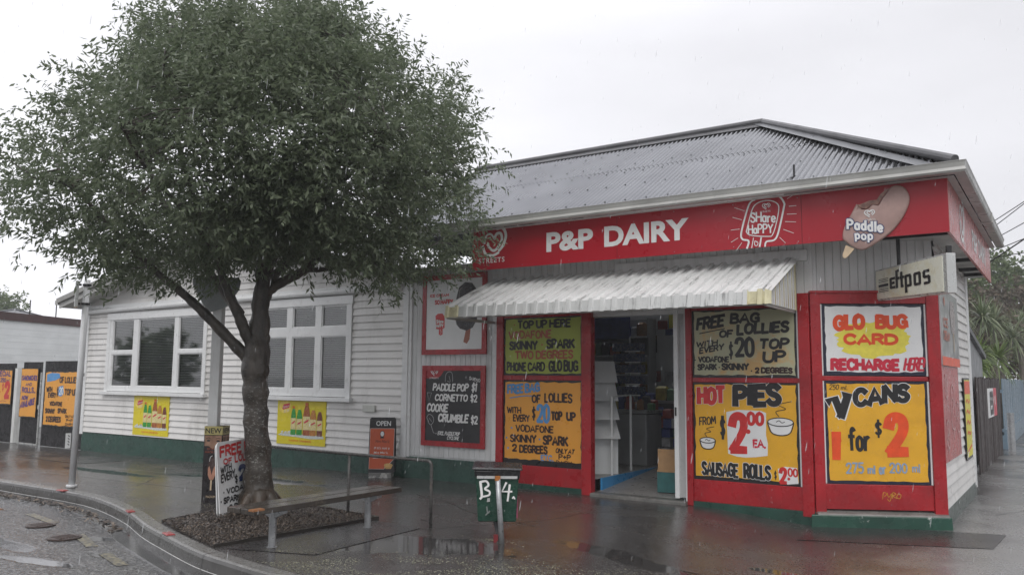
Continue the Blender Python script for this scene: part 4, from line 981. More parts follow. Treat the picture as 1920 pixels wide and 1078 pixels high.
# --- window signs on the front: left bay
FY = 10.3-.018
def front_sign(x0, x1, z0, z1, label, border=BLACK, name='painted_sign', cat='sign', y=FY, group=None):
    return board(name, label, cat, (x0, y, z0), 0, x1-x0, z1-z0, border, .014, group), x1-x0, z1-z0
o, w, h = front_sign(-7.1, -5.735, .34, 1.575, 'orange hand-painted free bag of lollies sign left of the doorway')
field(o, .035, w-.035, .085, h-.03, ORANGE, .009, 1)
s = SG(o, w, h)
s.t('FREE BAG', .05, .48, .06, .17, LBLUE, .2, rise=.035); s.s([(.09, .215), (.3, .185), (.46, .195)], .014, LBLUE)
s.t('OF', .37, .49, .17, .265, LBROWN); s.t('LOLLIES', .53, .88, .15, .255, LBROWN); s.t('WITH', .05, .24, .32, .395, LBROWN); s.t('EVERY', .13, .35, .41, .49, LBROWN)
s.t('$', .375, .425, .33, .46, LBROWN, .12); s.t('20', .43, .61, .29, .50, LBLUE, .15); s.t('TOP', .615, .76, .36, .46, LBROWN, .2); s.t('UP', .8, .92, .36, .46, LBROWN, .2)
s.t('VODAFONE', .165, .65, .53, .61, LBROWN); s.t('SKINNY', .09, .44, .645, .735, LBROWN, .19); s.t('SPARK', .51, .83, .645, .75, LBROWN, .2); s.t('2', .12, .19, .765, .85, LBROWN, .2); s.t('DEGREES', .215, .58, .765, .855, LBROWN, .2)
s.t('ETC.', .49, .65, .865, .93, LBLUE, .16); s.t('ONLY AT', .67, .9, .78, .835, LBROWN, .18, slant=.2); s.t('P+P', .71, .86, .845, .905, LBROWN, .18); s.t('DAIRY', .68, .87, .92, .96, LBROWN, .18)
for u, v in ((.115, .57), (.05, .69), (.07, .81), (.475, .69)): s.dot(u, v, .015, LBLUE)
s.done()
o, w, h = front_sign(-7.1, -5.735, 1.645, 2.5, 'lime green hand-painted phone top up sign under the awning')
field(o, .035, w-.035, .03, h-.02, LIME, .007, 2); s = SG(o, w, h)
s.t('TOP UP HERE', .18, .86, .05, .19, BLK2, .2); s.t('VODAFONE', .06, .62, .23, .365, LRUST); s.t('SKINNY', .07, .45, .405, .555, BLK2, .2); s.t('SPARK', .55, .91, .39, .545, BLK2, .2)
s.t('TWO DEGREES', .15, .89, .575, .715, LRUST, .18); s.t('PHONE CARD', .04, .54, .775, .925, BLK2); s.t('GLO BUG', .58, .95, .75, .93, BLK2, .17); s.dot(.02, .48, .014, LRUST); s.dot(.5, .475, .014, LRUST); s.dot(.565, .85, .01, LRUST); s.dot(.14, .12, .012, LRUST); s.done()
# --- right bay
o, w, h = front_sign(-4.1, -2.755, 1.63, 2.5, 'weathered grey and orange free bag of lollies sign right of the doorway')
field(o, .03, w-.03, .035, h-.02, BUFF, .008, 3); s = SG(o, w, h)
s.t('FREE', .04, .33, .12, .30, BLK2, .2, slant=.15, rise=.05); s.s([(.08, .345), (.33, .28)], .014, BLK2); s.t('BAG', .38, .67, .06, .21, BLK2, .22, slant=.1); s.t('OF', .27, .41, .3, .41, BLK2, .22, slant=.1); s.t('LOLLIES', .44, .94, .22, .38, BLK2, .22, slant=.1, rise=.03)
s.t('WITH', .04, .26, .47, .55, BLK2, .2, rise=.03, slant=.1); s.t('EVERY', .07, .32, .56, .65, BLK2, .2, rise=.06, slant=.1); s.t('$', .365, .41, .5, .7, BLK2, .1); s.t('20', .42, .62, .42, .7, BLK2, .15); s.t('TOP', .65, .93, .44, .59, BLK2, .21, slant=.15); s.t('UP', .68, .9, .62, .78, BLK2, .21, slant=.1)
s.t('VODAFONE', .06, .37, .69, .775, BLK2, .2); s.t('SPARK', .05, .25, .80, .89, BLK2, .22); s.t('SKINNY', .29, .56, .79, .89, BLK2, .22); s.t('2 DEGREES', .61, .96, .85, .935, LBROWN, .24)
for u, v in ((.03, .74), (.02, .85), (.27, .85), (.58, .9)): s.dot(u, v, .01, BLK2)
s.done()
o, w, h = front_sign(-4.1, -2.755, .335, 1.57, 'golden yellow hand-painted hot pies sign with big red price')
field(o, .03, w-.03, .05, h-.025, YELLOW, .008, 4); s = SG(o, w, h)
s.a([(.33, .3), (.45, .275), (.66, .28), (.705, .3), (.70, .52), (.715, .6), (.71, .72), (.6, .74), (.5, .75), (.42, .745), (.34, .72), (.335, .5)], SIGNW)
s.t('HOT', .04, .33, .055, .235, LRED, .21, outline=SIGNW, ow=1.2, rise=.02); s.t('PIES', .39, .86, .02, .24, BLK2, .23, outline=SIGNW, ow=1.13, rise=.015)
s.t('FROM', .06, .23, .365, .445, BLK2, .12, rise=.02); s.t('$', .265, .32, .37, .56, BLK2, .12); s.t('2', .34, .54, .31, .70, LRED, .17); s.dot(.535, .49, .03, LRED); s.t('00', .52, .69, .29, .425, LRED, .2); s.t('EA.', .575, .70, .565, .645, LRED2, .2)
s.t('SAUSAGE', .075, .44, .81, .945, BLK2, .165, outline=SIGNW, ow=1.35, rise=-.01); s.t('ROLLS', .48, .74, .815, .955, BLK2, .165, outline=SIGNW, ow=1.35); s.t('$', .765, .79, .87, .94, BLK2, .1)
s.a([(.80, .84), (.86, .815), (.97, .82), (.98, .97), (.88, .985), (.81, .95)], SIGNW); s.t('2', .805, .885, .825, .98, LRED, .18); s.t('00', .885, .98, .825, .905, LRED, .16); s.dot(.895, .93, .018, LRED); s.done()
def pie(s, u0, u1, v0, v1):
    """line-drawn steaming pie in the box"""
    X = lambda a: u0+(u1-u0)*a; Z = lambda b: v0+(v1-v0)*b
    s.a([(X(.04), Z(.62))]+[(X(.5+.46*math.cos(t)), Z(.6+.13*-math.sin(t))) for t in np.linspace(math.pi, 0, 12)]+[(X(.82), Z(.92)), (X(.5), Z(.985)), (X(.18), Z(.92))], SIGNW)
    s.s([(X(.5+.46*math.cos(t)), Z(.6+.12*math.sin(t))) for t in np.linspace(0, 6.28, 18)], .011, BLK2, depth=.0065)
    s.s([(X(.03), Z(.62)), (X(.12), Z(.85)), (X(.25), Z(.95)), (X(.5), Z(.985)), (X(.75), Z(.95)), (X(.88), Z(.85)), (X(.97), Z(.62))], .013, BLK2, depth=.0065)
    s.s([(X(.45), Z(.44)), (X(.35), Z(.3)), (X(.7), Z(.22)), (X(.45), Z(.1)), (X(.9), Z(.0))], .008, BLK2, depth=.0065); s.s([(X(.35), Z(.6)), (X(.45), Z(.56)), (X(.55), Z(.62)), (X(.65), Z(.59))], .008, BLK2, depth=.0065)
p = SG(o, w, h); pie(p, .06, .225, .455, .69); pie(p, .71, .96, .18, .52); p.done('pie_drawing')
# --- chamfered corner
def ch_pt(u, z, d=.02): return (CH_A[0]+u*math.cos(CH_ANG)+d*math.sin(CH_ANG), CH_A[1]+u*math.sin(CH_ANG)-d*math.cos(CH_ANG), z)
w, h = CH_L-.28, .855
o = board('painted_sign', 'white hand-painted phone card recharge sign with yellow splash on the corner wall', 'sign', ch_pt(.14, 1.67), CH_ANG, w, h, NAVY, .014)
field(o, .035, w-.03, .04, h-.03, SIGNW, .008, 5); s = SG(o, w, h); rnd = random.Random(4)
pts_ = []
for t in np.linspace(0, 2*math.pi, 60, endpoint=False): r = 1+rnd.uniform(-.13, .06); pts_.append((.5+.38*r*math.cos(t), .5+.26*r*math.sin(t)))
s.a(pts_, SPLASH, .0045)
s.t('GLO', .1, .43, .16, .375, LORED, .27, rise=.02); s.t('BUG', .52, .85, .155, .35, LORED, .27); s.t('CARD', .2, .74, .42, .575, LORED, .27); s.t('RECHARGE', .065, .75, .77, .935, LRED2, .26); s.t('HERE!', .775, .985, .755, .93, LRED2, .14, slant=.2); s.done()
h = 1.205
o = board('painted_sign', 'golden yellow hand-painted drink cans price sign low on the corner wall', 'sign', ch_pt(.14, .395), CH_ANG, w, h, NAVY, .014)
field(o, .03, w-.03, .035, h-.03, YELLOW, .007, 6); s = SG(o, w, h)
s.t('250', .045, .14, .035, .085, BLK2, .1, slant=.2); s.t('ml.', .16, .225, .045, .085, BLK2, .12, slant=.2)
VP = [[(.04, .205), (.10, .17), (.16, .34)], [(.155, .345), (.235, .12), (.195, .13)]]
for P in VP: s.s(P, .125, SIGNW, False, .0045)
for P in VP: s.s(P, .095, BLK2, False, .006)
s.t('CANS', .27, .84, .085, .265, BLK2, .24, outline=SIGNW, ow=1.25, rise=.075)
s.t('1', .055, .14, .485, .77, LORED, .24); s.t('for', .21, .43, .46, .68, BLK2, .12); s.t('$', .475, .55, .39, .53, BLK2, .12); s.t('2', .56, .82, .30, .71, LORED, .2)
s.t('275', .18, .36, .8, .9, LPBLUE, .13); s.t('ml', .39, .47, .82, .9, LPBLUE, .15); s.t('or', .50, .57, .80, .9, LPBLUE, .13); s.t('200', .60, .78, .795, .89, LPBLUE, .13); s.t('ml', .82, .9, .8, .88, LPBLUE, .12); s.done()
# --- boards on the white cladding
def framed(x0, x1, z0, z1, label, inner, fw=.08):
    o = board('framed_poster', label, 'sign', (x0, 10.3-.035, z0), 0, x1-x0, z1-z0, RED, .02)
    g = MB(); w, h = x1-x0, z1-z0
    g.box(0, w, -.012, 0, 0, fw); g.box(0, w, -.012, 0, h-fw, h); g.box(0, fw, -.012, 0, fw, h-fw); g.box(w-fw, w, -.012, 0, fw, h-fw); g.build('poster_frame', RED, o)
    return o, w, h
o, w, h = framed(-8.7, -7.42, 1.965, 3.24, 'red framed white ice cream poster partly behind the awning', None)
g = MB(); g.poly([(.08, -.003, .08), (w-.08, -.003, .08), (w-.08, -.003, h-.08), (.08, -.003, h-.08)]); g.build('poster_sheet', SIGNW, o)
s = SG(o, w, h); P = []
U = lambda x: (x+8.7)/1.28; V = lambda z: (3.24-z)/1.275
s.a([(U(-7.86), V(2.16)), (U(-7.81), V(2.36)), (U(-7.72), V(2.38)), (U(-7.74), V(2.2)), (U(-7.79), V(2.13))], M('brown_stick_print', (.36, .13, .08), .4, .2, 10), .004)
s.a([(U(-8.03), V(2.56)), (U(-8.0), V(2.44)), (U(-7.93), V(2.37)), (U(-7.8), V(2.335)), (U(-7.68), V(2.38)), (U(-7.6), V(2.5)), (U(-7.57), V(2.75)), (U(-7.59), V(2.95)), (U(-7.7), V(3.08)), (U(-7.84), V(3.1)), (U(-7.96), V(3.02)), (U(-8.01), V(2.85))], CHOC, .0055)
s.s([(U(-7.95), V(2.75)), (U(-7.95), V(2.95)), (U(-7.9), V(3.02))], .018, M('chocolate_gloss_print', (.2, .17, .16), .2, .2, 10)); 
s.t('ICE CREAM', U(-8.55), U(-8.16), V(2.935), V(2.89), LRED, .2); s.t('SO HAPPY', U(-8.45), U(-8.07), V(2.84), V(2.77), LRED, .2)
lx = lambda a: U(-8.43+.19*a); lz = lambda b: V(2.62-.35*b)
s.a([(lx(.0), lz(.1)), (lx(.25), lz(.0)), (lx(.75), lz(.0)), (lx(1), lz(.15)), (lx(1), lz(.65)), (lx(.8), lz(.7)), (lx(.8), lz(.95)), (lx(.6), lz(1)), (lx(.4), lz(.95)), (lx(.4), lz(.72)), (lx(.1), lz(.7))], LRED, .004)
s.t('SHare', lx(.1), lx(.9), lz(.28), lz(.44), LWHITE, .2); s.t('HaPPY', lx(.1), lx(.9), lz(.48), lz(.63), LWHITE, .2); s.s([(lx(.55), lz(.72)), (lx(.66), lz(.85)), (lx(.6), lz(.93))], .008, LWHITE); s.done('poster_print')
o, w, h = framed(-8.68, -7.43, .53, 1.79, 'red framed black menu board of ice cream prices beside the doorway bay', None)
g = MB(); g.poly([(.07, -.003, .07), (w-.07, -.003, .07), (w-.07, -.003, h-.07), (.45, -.003, h-.07), (.38, -.003, h-.16), (.3, -.003, h-.2), (.07, -.003, h-.2)]); g.build('chalk_panel', M('black_chalk_panel', (.022, .022, .024), .5, .25, 3), o)
s = SG(o, w, h)
heart(s.lt, .2*w, .92*h, .13, LWHITE, .1, .006); font_text(s.lt, 'STREETS', .12*w, .855*h, .27*w, .835*h, LWHITE, .006)
s.t('PADDLE POP', .175, .75, .225, .315, LWHITE, .18, slant=.14); s.t('$1', .79, .88, .215, .32, LWHITE, .16, slant=.1); s.t('CORNETTO', .21, .74, .355, .44, LWHITE, .18, slant=.14); s.t('$2', .78, .89, .355, .445, LWHITE, .16)
s.t('COOKIE', .08, .43, .475, .575, LWHITE, .17, slant=.14); s.t('CRUMBLE', .265, .755, .6, .7, LWHITE, .19, slant=.14); s.t('$2', .79, .9, .61, .71, LWHITE, .16); s.t('EXCL. PADDLE POP', .27, .62, .815, .86, LWHITE, .14, slant=.25); s.t('CYCLONE', .42, .61, .87, .91, LWHITE, .14, slant=.25)
s.t('SAVE', .755, .86, .13, .17, LWHITE, .14, rise=-.02, slant=.2); s.t('50', .86, .93, .16, .2, LWHITE, .14)
GREYL = M('chalk_line', (.42, .42, .42), .6, .2, 20)
s.s([(.38, .2), (.39, .11), (.44, .075), (.49, .1), (.5, .2)], .009, GREYL); s.s([(.44, .13), (.46, .2), (.41, .19)], .007, GREYL); s.s([(.09, .34), (.16, .34), (.12, .45), (.09, .34)], .008, GREYL, False); s.s([(.12, .7), (.09, .65), (.13, .61), (.19, .64), (.2, .7), (.15, .74), (.11, .7)], .009, GREYL); s.s([(.16, .74), (.2, .83), (.22, .84)], .009, GREYL); s.s([(.13, .66), (.17, .7)], .007, GREYL); s.dot(.245, .845, .008, LWHITE); s.done('chalk_lettering')
# --- iced tea posters on the house
def tea(x0, x1, z0, z1, label):
    o = board('drink_poster', label, 'poster', (x0, 10.3-.03, z0), 0, x1-x0, z1-z0, M('yellow_poster_print', (.72, .60, .015), .33, .08, 3), .006, 'yellow bottled drink posters on the weatherboards')
    w, h = x1-x0, z1-z0; s = SG(o, w, h)
    s.a([(.02, .8), (.12, .77), (.3, .76), (.95, .78), (.97, .84), (.7, .86), (.4, .83), (.1, .82)], ICE, .003)
    for k in range(14): 
        a, b = random.uniform(.05, .3), random.uniform(.72, .8); s.a([(a, b), (a+.04, b-.02), (a+.05, b+.02), (a+.01, b+.03)], ICE, .0035)
    s.a(ell(.16, .18, .13, .15, 20), M('lemon_drop_print', (.80, .62, .10), .3, .2, 9), .003)
    s.a([(.1, .22), (.13, .13), (.26, .1), (.25, .2), (.12, .25)], LRED2, .004); font_text(s.lt, 'Lipton', .115*w, .835*h, .25*w, .765*h, LWHITE, .006, 0, .2, 1, .03); font_text(s.lt, 'ICE TEA', .14*w, .745*h, .25*w, .69*h, SIGNW, .006, 0, .1, 1, .02)
    for (u, top, wd, body, cap) in ((.345, .16, .105, BGREEN, BORNG), (.47, .18, .115, BGREEN, LEMON), (.615, .08, .14, BAMBER, BORNG), (.75, .18, .125, M('amber_light_print', (.46, .19, .03), .3, .2, 9), LEMON), (.88, .215, .11, M('plum_bottle_print', (.17, .04, .02), .3, .2, 9), LEMON)):
        bt = .79; hgt_ = bt-top
        s.a([(u-wd*.5, bt-.01), (u-wd*.42, bt), (u+wd*.42, bt), (u+wd*.5, bt-.01), (u+wd*.48, top+hgt_*.36), (u+wd*.36, top+hgt_*.2), (u+wd*.2, top+hgt_*.08), (u-wd*.2, top+hgt_*.08), (u-wd*.36, top+hgt_*.2), (u-wd*.48, top+hgt_*.36)], body, .0045)
        s.a([(u-wd*.24, top), (u+wd*.24, top), (u+wd*.24, top+hgt_*.09), (u-wd*.24, top+hgt_*.09)], cap, .0055)
        s.a([(u-wd*.5, top+hgt_*.42), (u+wd*.5, top+hgt_*.42), (u+wd*.5, bt-.12), (u-wd*.5, bt-.12)], BLAB, .0055)
        s.a([(u-wd*.3, top+hgt_*.58), (u+wd*.35, top+hgt_*.5), (u+wd*.3, top+hgt_*.56), (u-wd*.3, top+hgt_*.64)], LRED2, .0065)
    s.f('POSITIVE DRINKING', .27, .72, .895, .935, LORED, depth=.004); s.done('poster_print')
tea(-16.76, -15.48, .34, 1.165, 'yellow poster of drink bottles under the left house window')
tea(-12.14, -10.87, .385, 1.2, 'yellow poster of drink bottles under the right house window')
# --- side wall boards (local x = world +Y)
def side_board(y0, y1, z0, z1, mat, name, label, off=.03, t=.012): return board(name, label, 'sign', (-1.32+off, y0, z0), math.pi/2, y1-y0, z1-z0, mat, t), y1-y0, z1-z0
o, w, h = side_board(11.1, 12.95, 1.8, 2.75, PALEP, 'ice_cream_poster', 'glossy pale ice cream poster with red foot high on the side wall', .05)
g = MB(); g.poly([(0, -.003, 0), (w, -.003, 0), (w, -.003, .11), (0, -.003, .11)]); g.build('poster_band', LORED, o)
s = SG(o, w, h); s.a([(.5, .3), (.55, .1), (.75, .1), (.8, .3), (.75, .55), (.55, .55)], M('grey_ice_cream_print', (.34, .3, .29), .3, .2, 8)); s.s([(.66, .55), (.66, .78)], .05, STICK, False); s.t('ICE', .1, .35, .38, .5, LRUST, .2); s.t('CREAM', .1, .42, .55, .67, LRUST, .2); s.dot(.2, .16, .06, LRUST); s.done('poster_print')
o, w, h = side_board(11.08, 12.8, .64, 1.795, FADERED, 'ice_cream_poster', 'faded red poster with white ice cream outlines low on the side wall', .035)
s = SG(o, w, h); PK = M('pale_pink_line', (.62, .36, .35), .4, .1, 9)
for cx, cy, k in ((.55, .42, 1.0), (.2, .7, .6), (.85, .55, .7), (.2, .2, .5)):
    s.s([(cx-.09*k, cy+.25*k), (cx-.12*k, cy-.05*k), (cx-.05*k, cy-.2*k), (cx+.05*k, cy-.2*k), (cx+.12*k, cy-.05*k), (cx+.09*k, cy+.25*k), (cx-.09*k, cy+.25*k)], .025, PK); s.s([(cx, cy+.25*k), (cx, cy+.36*k)], .03, PK, False); s.s([(cx-.05*k, cy-.08*k), (cx+.06*k, cy-.02*k), (cx-.04*k, cy+.06*k), (cx+.05*k, cy+.14*k)], .02, PK)
s.done('poster_print')
o, w, h = side_board(13.35, 14.15, .5, 1.66, BLACK, 'painted_sign', 'narrow lime and orange painted sign near the end of the side wall', .045)
field(o, .03, w-.03, .04, h-.03, LEMON, .006, 8); s = SG(o, w, h); s.a([(.05, .04), (.95, .04), (.95, .2), (.05, .2)], LORED, .0045)
for k in range(4): s.s([(.2, .3+k*.13), (.4, .27+k*.13), (.6, .31+k*.13), (.8, .28+k*.13)], .03, LORED)
s.s([(.15, .9), (.85, .84)], .03, LORED, False); s.done()

# ================================================================ street furniture
# --- street tree: trunk, limbs, crown
TB = Vector((-8.2, 6.69, 0)); DH = TB.normalized(); RH = Vector((DH.y, -DH.x, 0))      # across the view, and away from it
tree = thing('street_tree', 'round leafy street tree with pale lichen on its trunk, growing from the mulch bed', 'tree', tuple(TB))
def tp(r, z, d=0): return tuple(RH*r+DH*d+Vector((0, 0, z)))
rt = random.Random(11)
g = MB()
tr = catmull([tp(.0, -.05), tp(-.0, .12), tp(-.02, .6), tp(-.06, 1.24), tp(-.09, 1.75), tp(-.06, 2.3), tp(-.05, 2.67), tp(-.02, 3.0)], 7)
rad = np.interp([p[2] for p in tr], [-.05, .03, .18, .6, 1.24, 1.6, 1.85, 2.1, 2.67, 3.0], [.30, .26, .19, .148, .145, .155, .165, .115, .105, .095])
rad = [r*(1+.05*math.sin(k*1.7)) for k, r in enumerate(rad)]
g.tube(tr, rad, 22)
for a in range(7):      # root flare
    an = a*.9+.3; ln_ = rt.uniform(.28, .55); c, s_ = math.cos(an), math.sin(an)
    g.tube(catmull([(c*.1, s_*.1, .2), (c*.24, s_*.24, .06), (c*ln_, s_*ln_, -.02)], 4), [.11, .1, .095, .085, .075, .065, .05, .04, .02][:9], 8)
for (r, z, d, s_) in ((.09, 1.42, -.1, .05), (-.16, 1.5, -.08, .055), (.08, 1.66, -.1, .05), (-.18, 1.78, -.07, .06), (.07, 1.2, -.12, .045), (-.02, 1.62, -.15, .05), (.08, 2.02, -.05, .045), (.09, .95, -.1, .04), (-.14, 1.1, -.1, .04), (.08, 2.62, 0, .05), (-.12, 2.6, 0, .05)):
    c = Vector(tp(r, z, d)); c = c.lerp(Vector(tp(-.07, z, 0)), .38); g.tube([c+Vector((0, 0, -s_*2.4)), c+Vector((0, 0, -s_*1.2)), c, c+Vector((0, 0, s_*1.2)), c+Vector((0, 0, s_*2.4))], [s_*.3, s_*.85, s_*1.0, s_*.8, s_*.3], 9)
for k in range(len(g.v)):
    p = Vector(g.v[k]); n_ = mnoise.noise(p*6)*.032+mnoise.noise(p*19)*.012; q_ = Vector((p.x, p.y, 0)); g.v[k] = tuple(p+(q_.normalized() if q_.length > .01 else q_)*n_)
g.build('trunk', BARK, tree, smooth=True)
limbs = [
 [tp(-.1, 1.72), tp(-.27, 1.9), tp(-.66, 2.3, -.05), tp(-.94, 2.56, -.1), tp(-1.24, 2.8, -.15), tp(-1.75, 3.3, -.3), tp(-2.3, 3.9, -.4)],
 [tp(-.08, 1.9), tp(-.2, 2.08, -.03), tp(-.33, 2.37, -.08), tp(-.48, 2.7, -.15), tp(-.62, 3.1, -.3), tp(-.9, 3.8, -.7), tp(-1.2, 4.8, -1.0)],
 [tp(-.02, 2.62), tp(.13, 2.74, .05), tp(.46, 2.95, .12), tp(.7, 3.2, .15), tp(1.2, 3.6, .2), tp(1.9, 4.1, .2), tp(2.4, 4.5, .2)],
 [tp(-.02, 2.9), tp(.15, 3.35, -.1), tp(.4, 4.0, -.3), tp(.8, 4.9, -.5), tp(1.0, 5.7, -.5)],
 [tp(-.03, 2.9), tp(-.1, 3.5, .1), tp(-.3, 4.3, .3), tp(-.4, 5.4, .4), tp(-.3, 6.1, .4)],
 [tp(.0, 2.85), tp(.15, 3.2, -.35), tp(.45, 3.5, -.9), tp(.9, 3.9, -1.5), tp(1.2, 4.3, -1.8)],
 [tp(-.3, 2.35, 0), tp(-.7, 2.9, .4), tp(-1.2, 3.6, .9), tp(-1.6, 4.4, 1.2), tp(-1.9, 5.0, 1.3)],
 [tp(.05, 2.8), tp(.4, 3.3, .6), tp(.9, 4.0, 1.2), tp(1.3, 4.7, 1.5)],
 [tp(-.62, 3.1, -.3), tp(-.9, 3.4, -.9), tp(-1.3, 3.8, -1.5), tp(-1.5, 4.2, -1.8)],
 [tp(.46, 2.95, .12), tp(.75, 2.95, -.1), tp(1.3, 3.1, -.35), tp(1.9, 3.2, -.5)],
]
RB = [.085, .085, .075, .07, .06, .055, .065, .06, .04, .04]
nodes = []
for P, r0 in zip(limbs, RB):
    C = catmull(P, 6); g = MB(); m = len(C)
    g.tube(C, [r0*(1-.8*k/(m-1))*(1+.08*math.sin(k*2.1)) for k in range(m)], 10); g.build('branch', BARK, tree, smooth=True)
    nodes += [(Vector(c), r0*(1-.8*k/(m-1))) for k, c in enumerate(C) if k > m*.35]
# crown envelope in the (r, z, d) frame
OUT = [(-3.2, 4.0), (-2.85, 4.5), (-2.55, 4.95), (-2.2, 5.4), (-1.65, 5.95), (-1.2, 6.45), (-.5, 6.75), (.3, 6.7), (1.0, 6.55), (1.45, 6.2), (1.85, 6.0), (2.35, 5.6), (2.7, 5.1), (2.78, 4.7), (2.85, 4.1), (2.85, 3.6), (2.5, 3.0), (2.0, 2.72), (1.45, 2.74), (1.0, 2.8), (.6, 3.05), (.1, 3.1), (-.35, 2.85), (-.8, 2.75), (-1.2, 2.75), (-1.7, 2.7), (-2.3, 2.85), (-2.85, 3.2), (-3.3, 3.6)]
CZ = 4.5
OUT = [(r, 4.5+(z-4.5)*(.93 if z > 4.5 else 1)) for r, z in OUT]
ang = np.array([math.atan2(z-CZ, r) for r, z in OUT]); rr_ = np.array([math.hypot(r, z-CZ) for r, z in OUT]); oo = np.argsort(ang); ang, rr_ = ang[oo], rr_[oo]
def env(a): return np.interp(a, np.concatenate([ang-2*math.pi, ang, ang+2*math.pi]), np.concatenate([rr_]*3))
rng = np.random.default_rng(5)
clumps = []
while len(clumps) < 1560:
    a = rng.uniform(-math.pi, math.pi); dd = rng.uniform(-1, 1); rad_ = env(a)*math.sqrt(max(0, 1-abs(dd)**2.3))
    f = rng.uniform(.2, 1)**.42
    lump = 1.01+.15*mnoise.noise((math.cos(a)*2.3, math.sin(a)*2.3, dd*2.5+3))+.10*mnoise.noise((math.cos(a)*5.2+7, math.sin(a)*5.2, dd*5))
    r, z = math.cos(a)*rad_*f*lump*.925, CZ+math.sin(a)*rad_*f*lump*.925
    d = dd*2.3
    # nearer foliage looks larger: keep the outline
    k = (10.05+d)/10.05; r *= k; z = 1.6+(z-1.6)*k
    if z < 2.6+.1*rng.uniform(): continue
    if mnoise.noise((r*1.15, z*1.15, d*1.15+9)) < -.2-.2*rng.uniform(): continue
    if mnoise.noise((r*2.6+4, z*2.6, d*2.6)) < -.22: continue
    clumps.append((Vector(tp(r, z, d)), f))
# fine twigs reaching the clumps
g = MB(); cl2 = rt.sample(clumps, 420)
for c, f in cl2:
    q_, r0 = min(nodes, key=lambda n_: (n_[0]-c).length+max(0, n_[0].z-c.z)*.5)
    mid_ = q_.lerp(c, .5)+Vector((rt.uniform(-.1, .1), rt.uniform(-.1, .1), rt.uniform(-.12, .1)))
    l_ = (c-q_).length; g.tube(catmull([tuple(q_), tuple(mid_), tuple(c)], 3), [min(r0, .008+.012*l_)*x for x in (1, .85, .7, .6, .5, .38, .25)], 5, cap=False)
g.build('twigs', BARK, tree, smooth=True)
def leaves(clumps, per, spread, ll, lw, rg, droop=.5, outward=.6, centre=None):
    """lanceolate leaves, each a folded pair of faces, on short sprigs"""
    V = []; Fq = []; 
    C = np.array([tuple(c) for c, _ in clumps]); n = len(C)
    for i in range(n):
        ns_ = max(3, per//9); base = C[i]
        o_ = base-(np.array(centre) if centre is not None else base); o_ = o_/(np.linalg.norm(o_)+1e-6)
        for s_ in range(ns_):
            d = rg.normal(size=3)+o_*outward*2+np.array([0, 0, .35]); d /= np.linalg.norm(d)
            st = base+rg.normal(size=3)*spread*.55; L_ = rg.uniform(.6, 1.4)*spread
            for k in range(9):
                t = (k+.5)/9; p = st+d*L_*t; side = rg.normal(size=3); side -= d*side.dot(d); side /= np.linalg.norm(side)+1e-6
                ax = d*.65+side*.85+np.array([0, 0, -droop*rg.uniform(.2, 1.2)]); ax /= np.linalg.norm(ax)
                w = np.cross(ax, rg.normal(size=3)); w /= np.linalg.norm(w)+1e-6; up = np.cross(w, ax)
                l = ll*rg.uniform(.6, 1.25); q_ = lw*rg.uniform(.8, 1.2); j = len(V)
                V += [p, p+ax*l*.45+w*q_+up*q_*.35, p+ax*l, p+ax*l*.45-w*q_+up*q_*.35]; Fq.append((j, j+1, j+2, j+3))
    return np.array(V), np.array(Fq)
V, Fq = leaves(clumps, 90, .24, .086, .0138, rng, .6, .6, tp(0, 4.2))
np_mesh('crown', V, Fq, LEAF, tree)
# --- square post with a sign back, and the ice cream column round its foot
pp = thing('sign_post', 'white square timber post behind the tree carrying a grey sign plate', 'sign post', (-9.25, 6.79, 0), R_(33))
g = MB(); g.box(-.062, .062, -.062, .062, 0, 2.78); g.build('post', POSTM, pp, bevel=.006)
g = MB(); g.prism([(-.34, 2.86), (-.30, 2.9), (.26, 2.88), (.30, 2.84), (.28, 2.72), (.13, 2.5), (-.1, 2.42), (-.2, 2.55), (-.33, 2.78)], -.085, -.07); g.build('sign_plate', PLATEM, pp)
ad = thing('advert_column', 'dark square ice cream advertising column round the foot of the white post', 'advertising column', (-9.2, 6.81, 0), R_(32))
g = MB(); a_ = .118
for s_ in (((-a_, -a_), (a_, -a_)), ((a_, -a_), (a_, a_)), ((a_, a_), (-a_, a_)), ((-a_, a_), (-a_, -a_))):
    (x0, y0), (x1, y1) = s_; cxx, cyy = x0*.94, y0*.94; dxx, dyy = x1*.94, y1*.94
    g.hexa([(x0, y0, .0), (x1, y1, .0), (dxx, dyy, .0), (cxx, cyy, .0), (x0, y0, .96), (x1, y1, .96), (dxx, dyy, .96), (cxx, cyy, .96)])
g.build('column_sleeve', CHOC, ad)
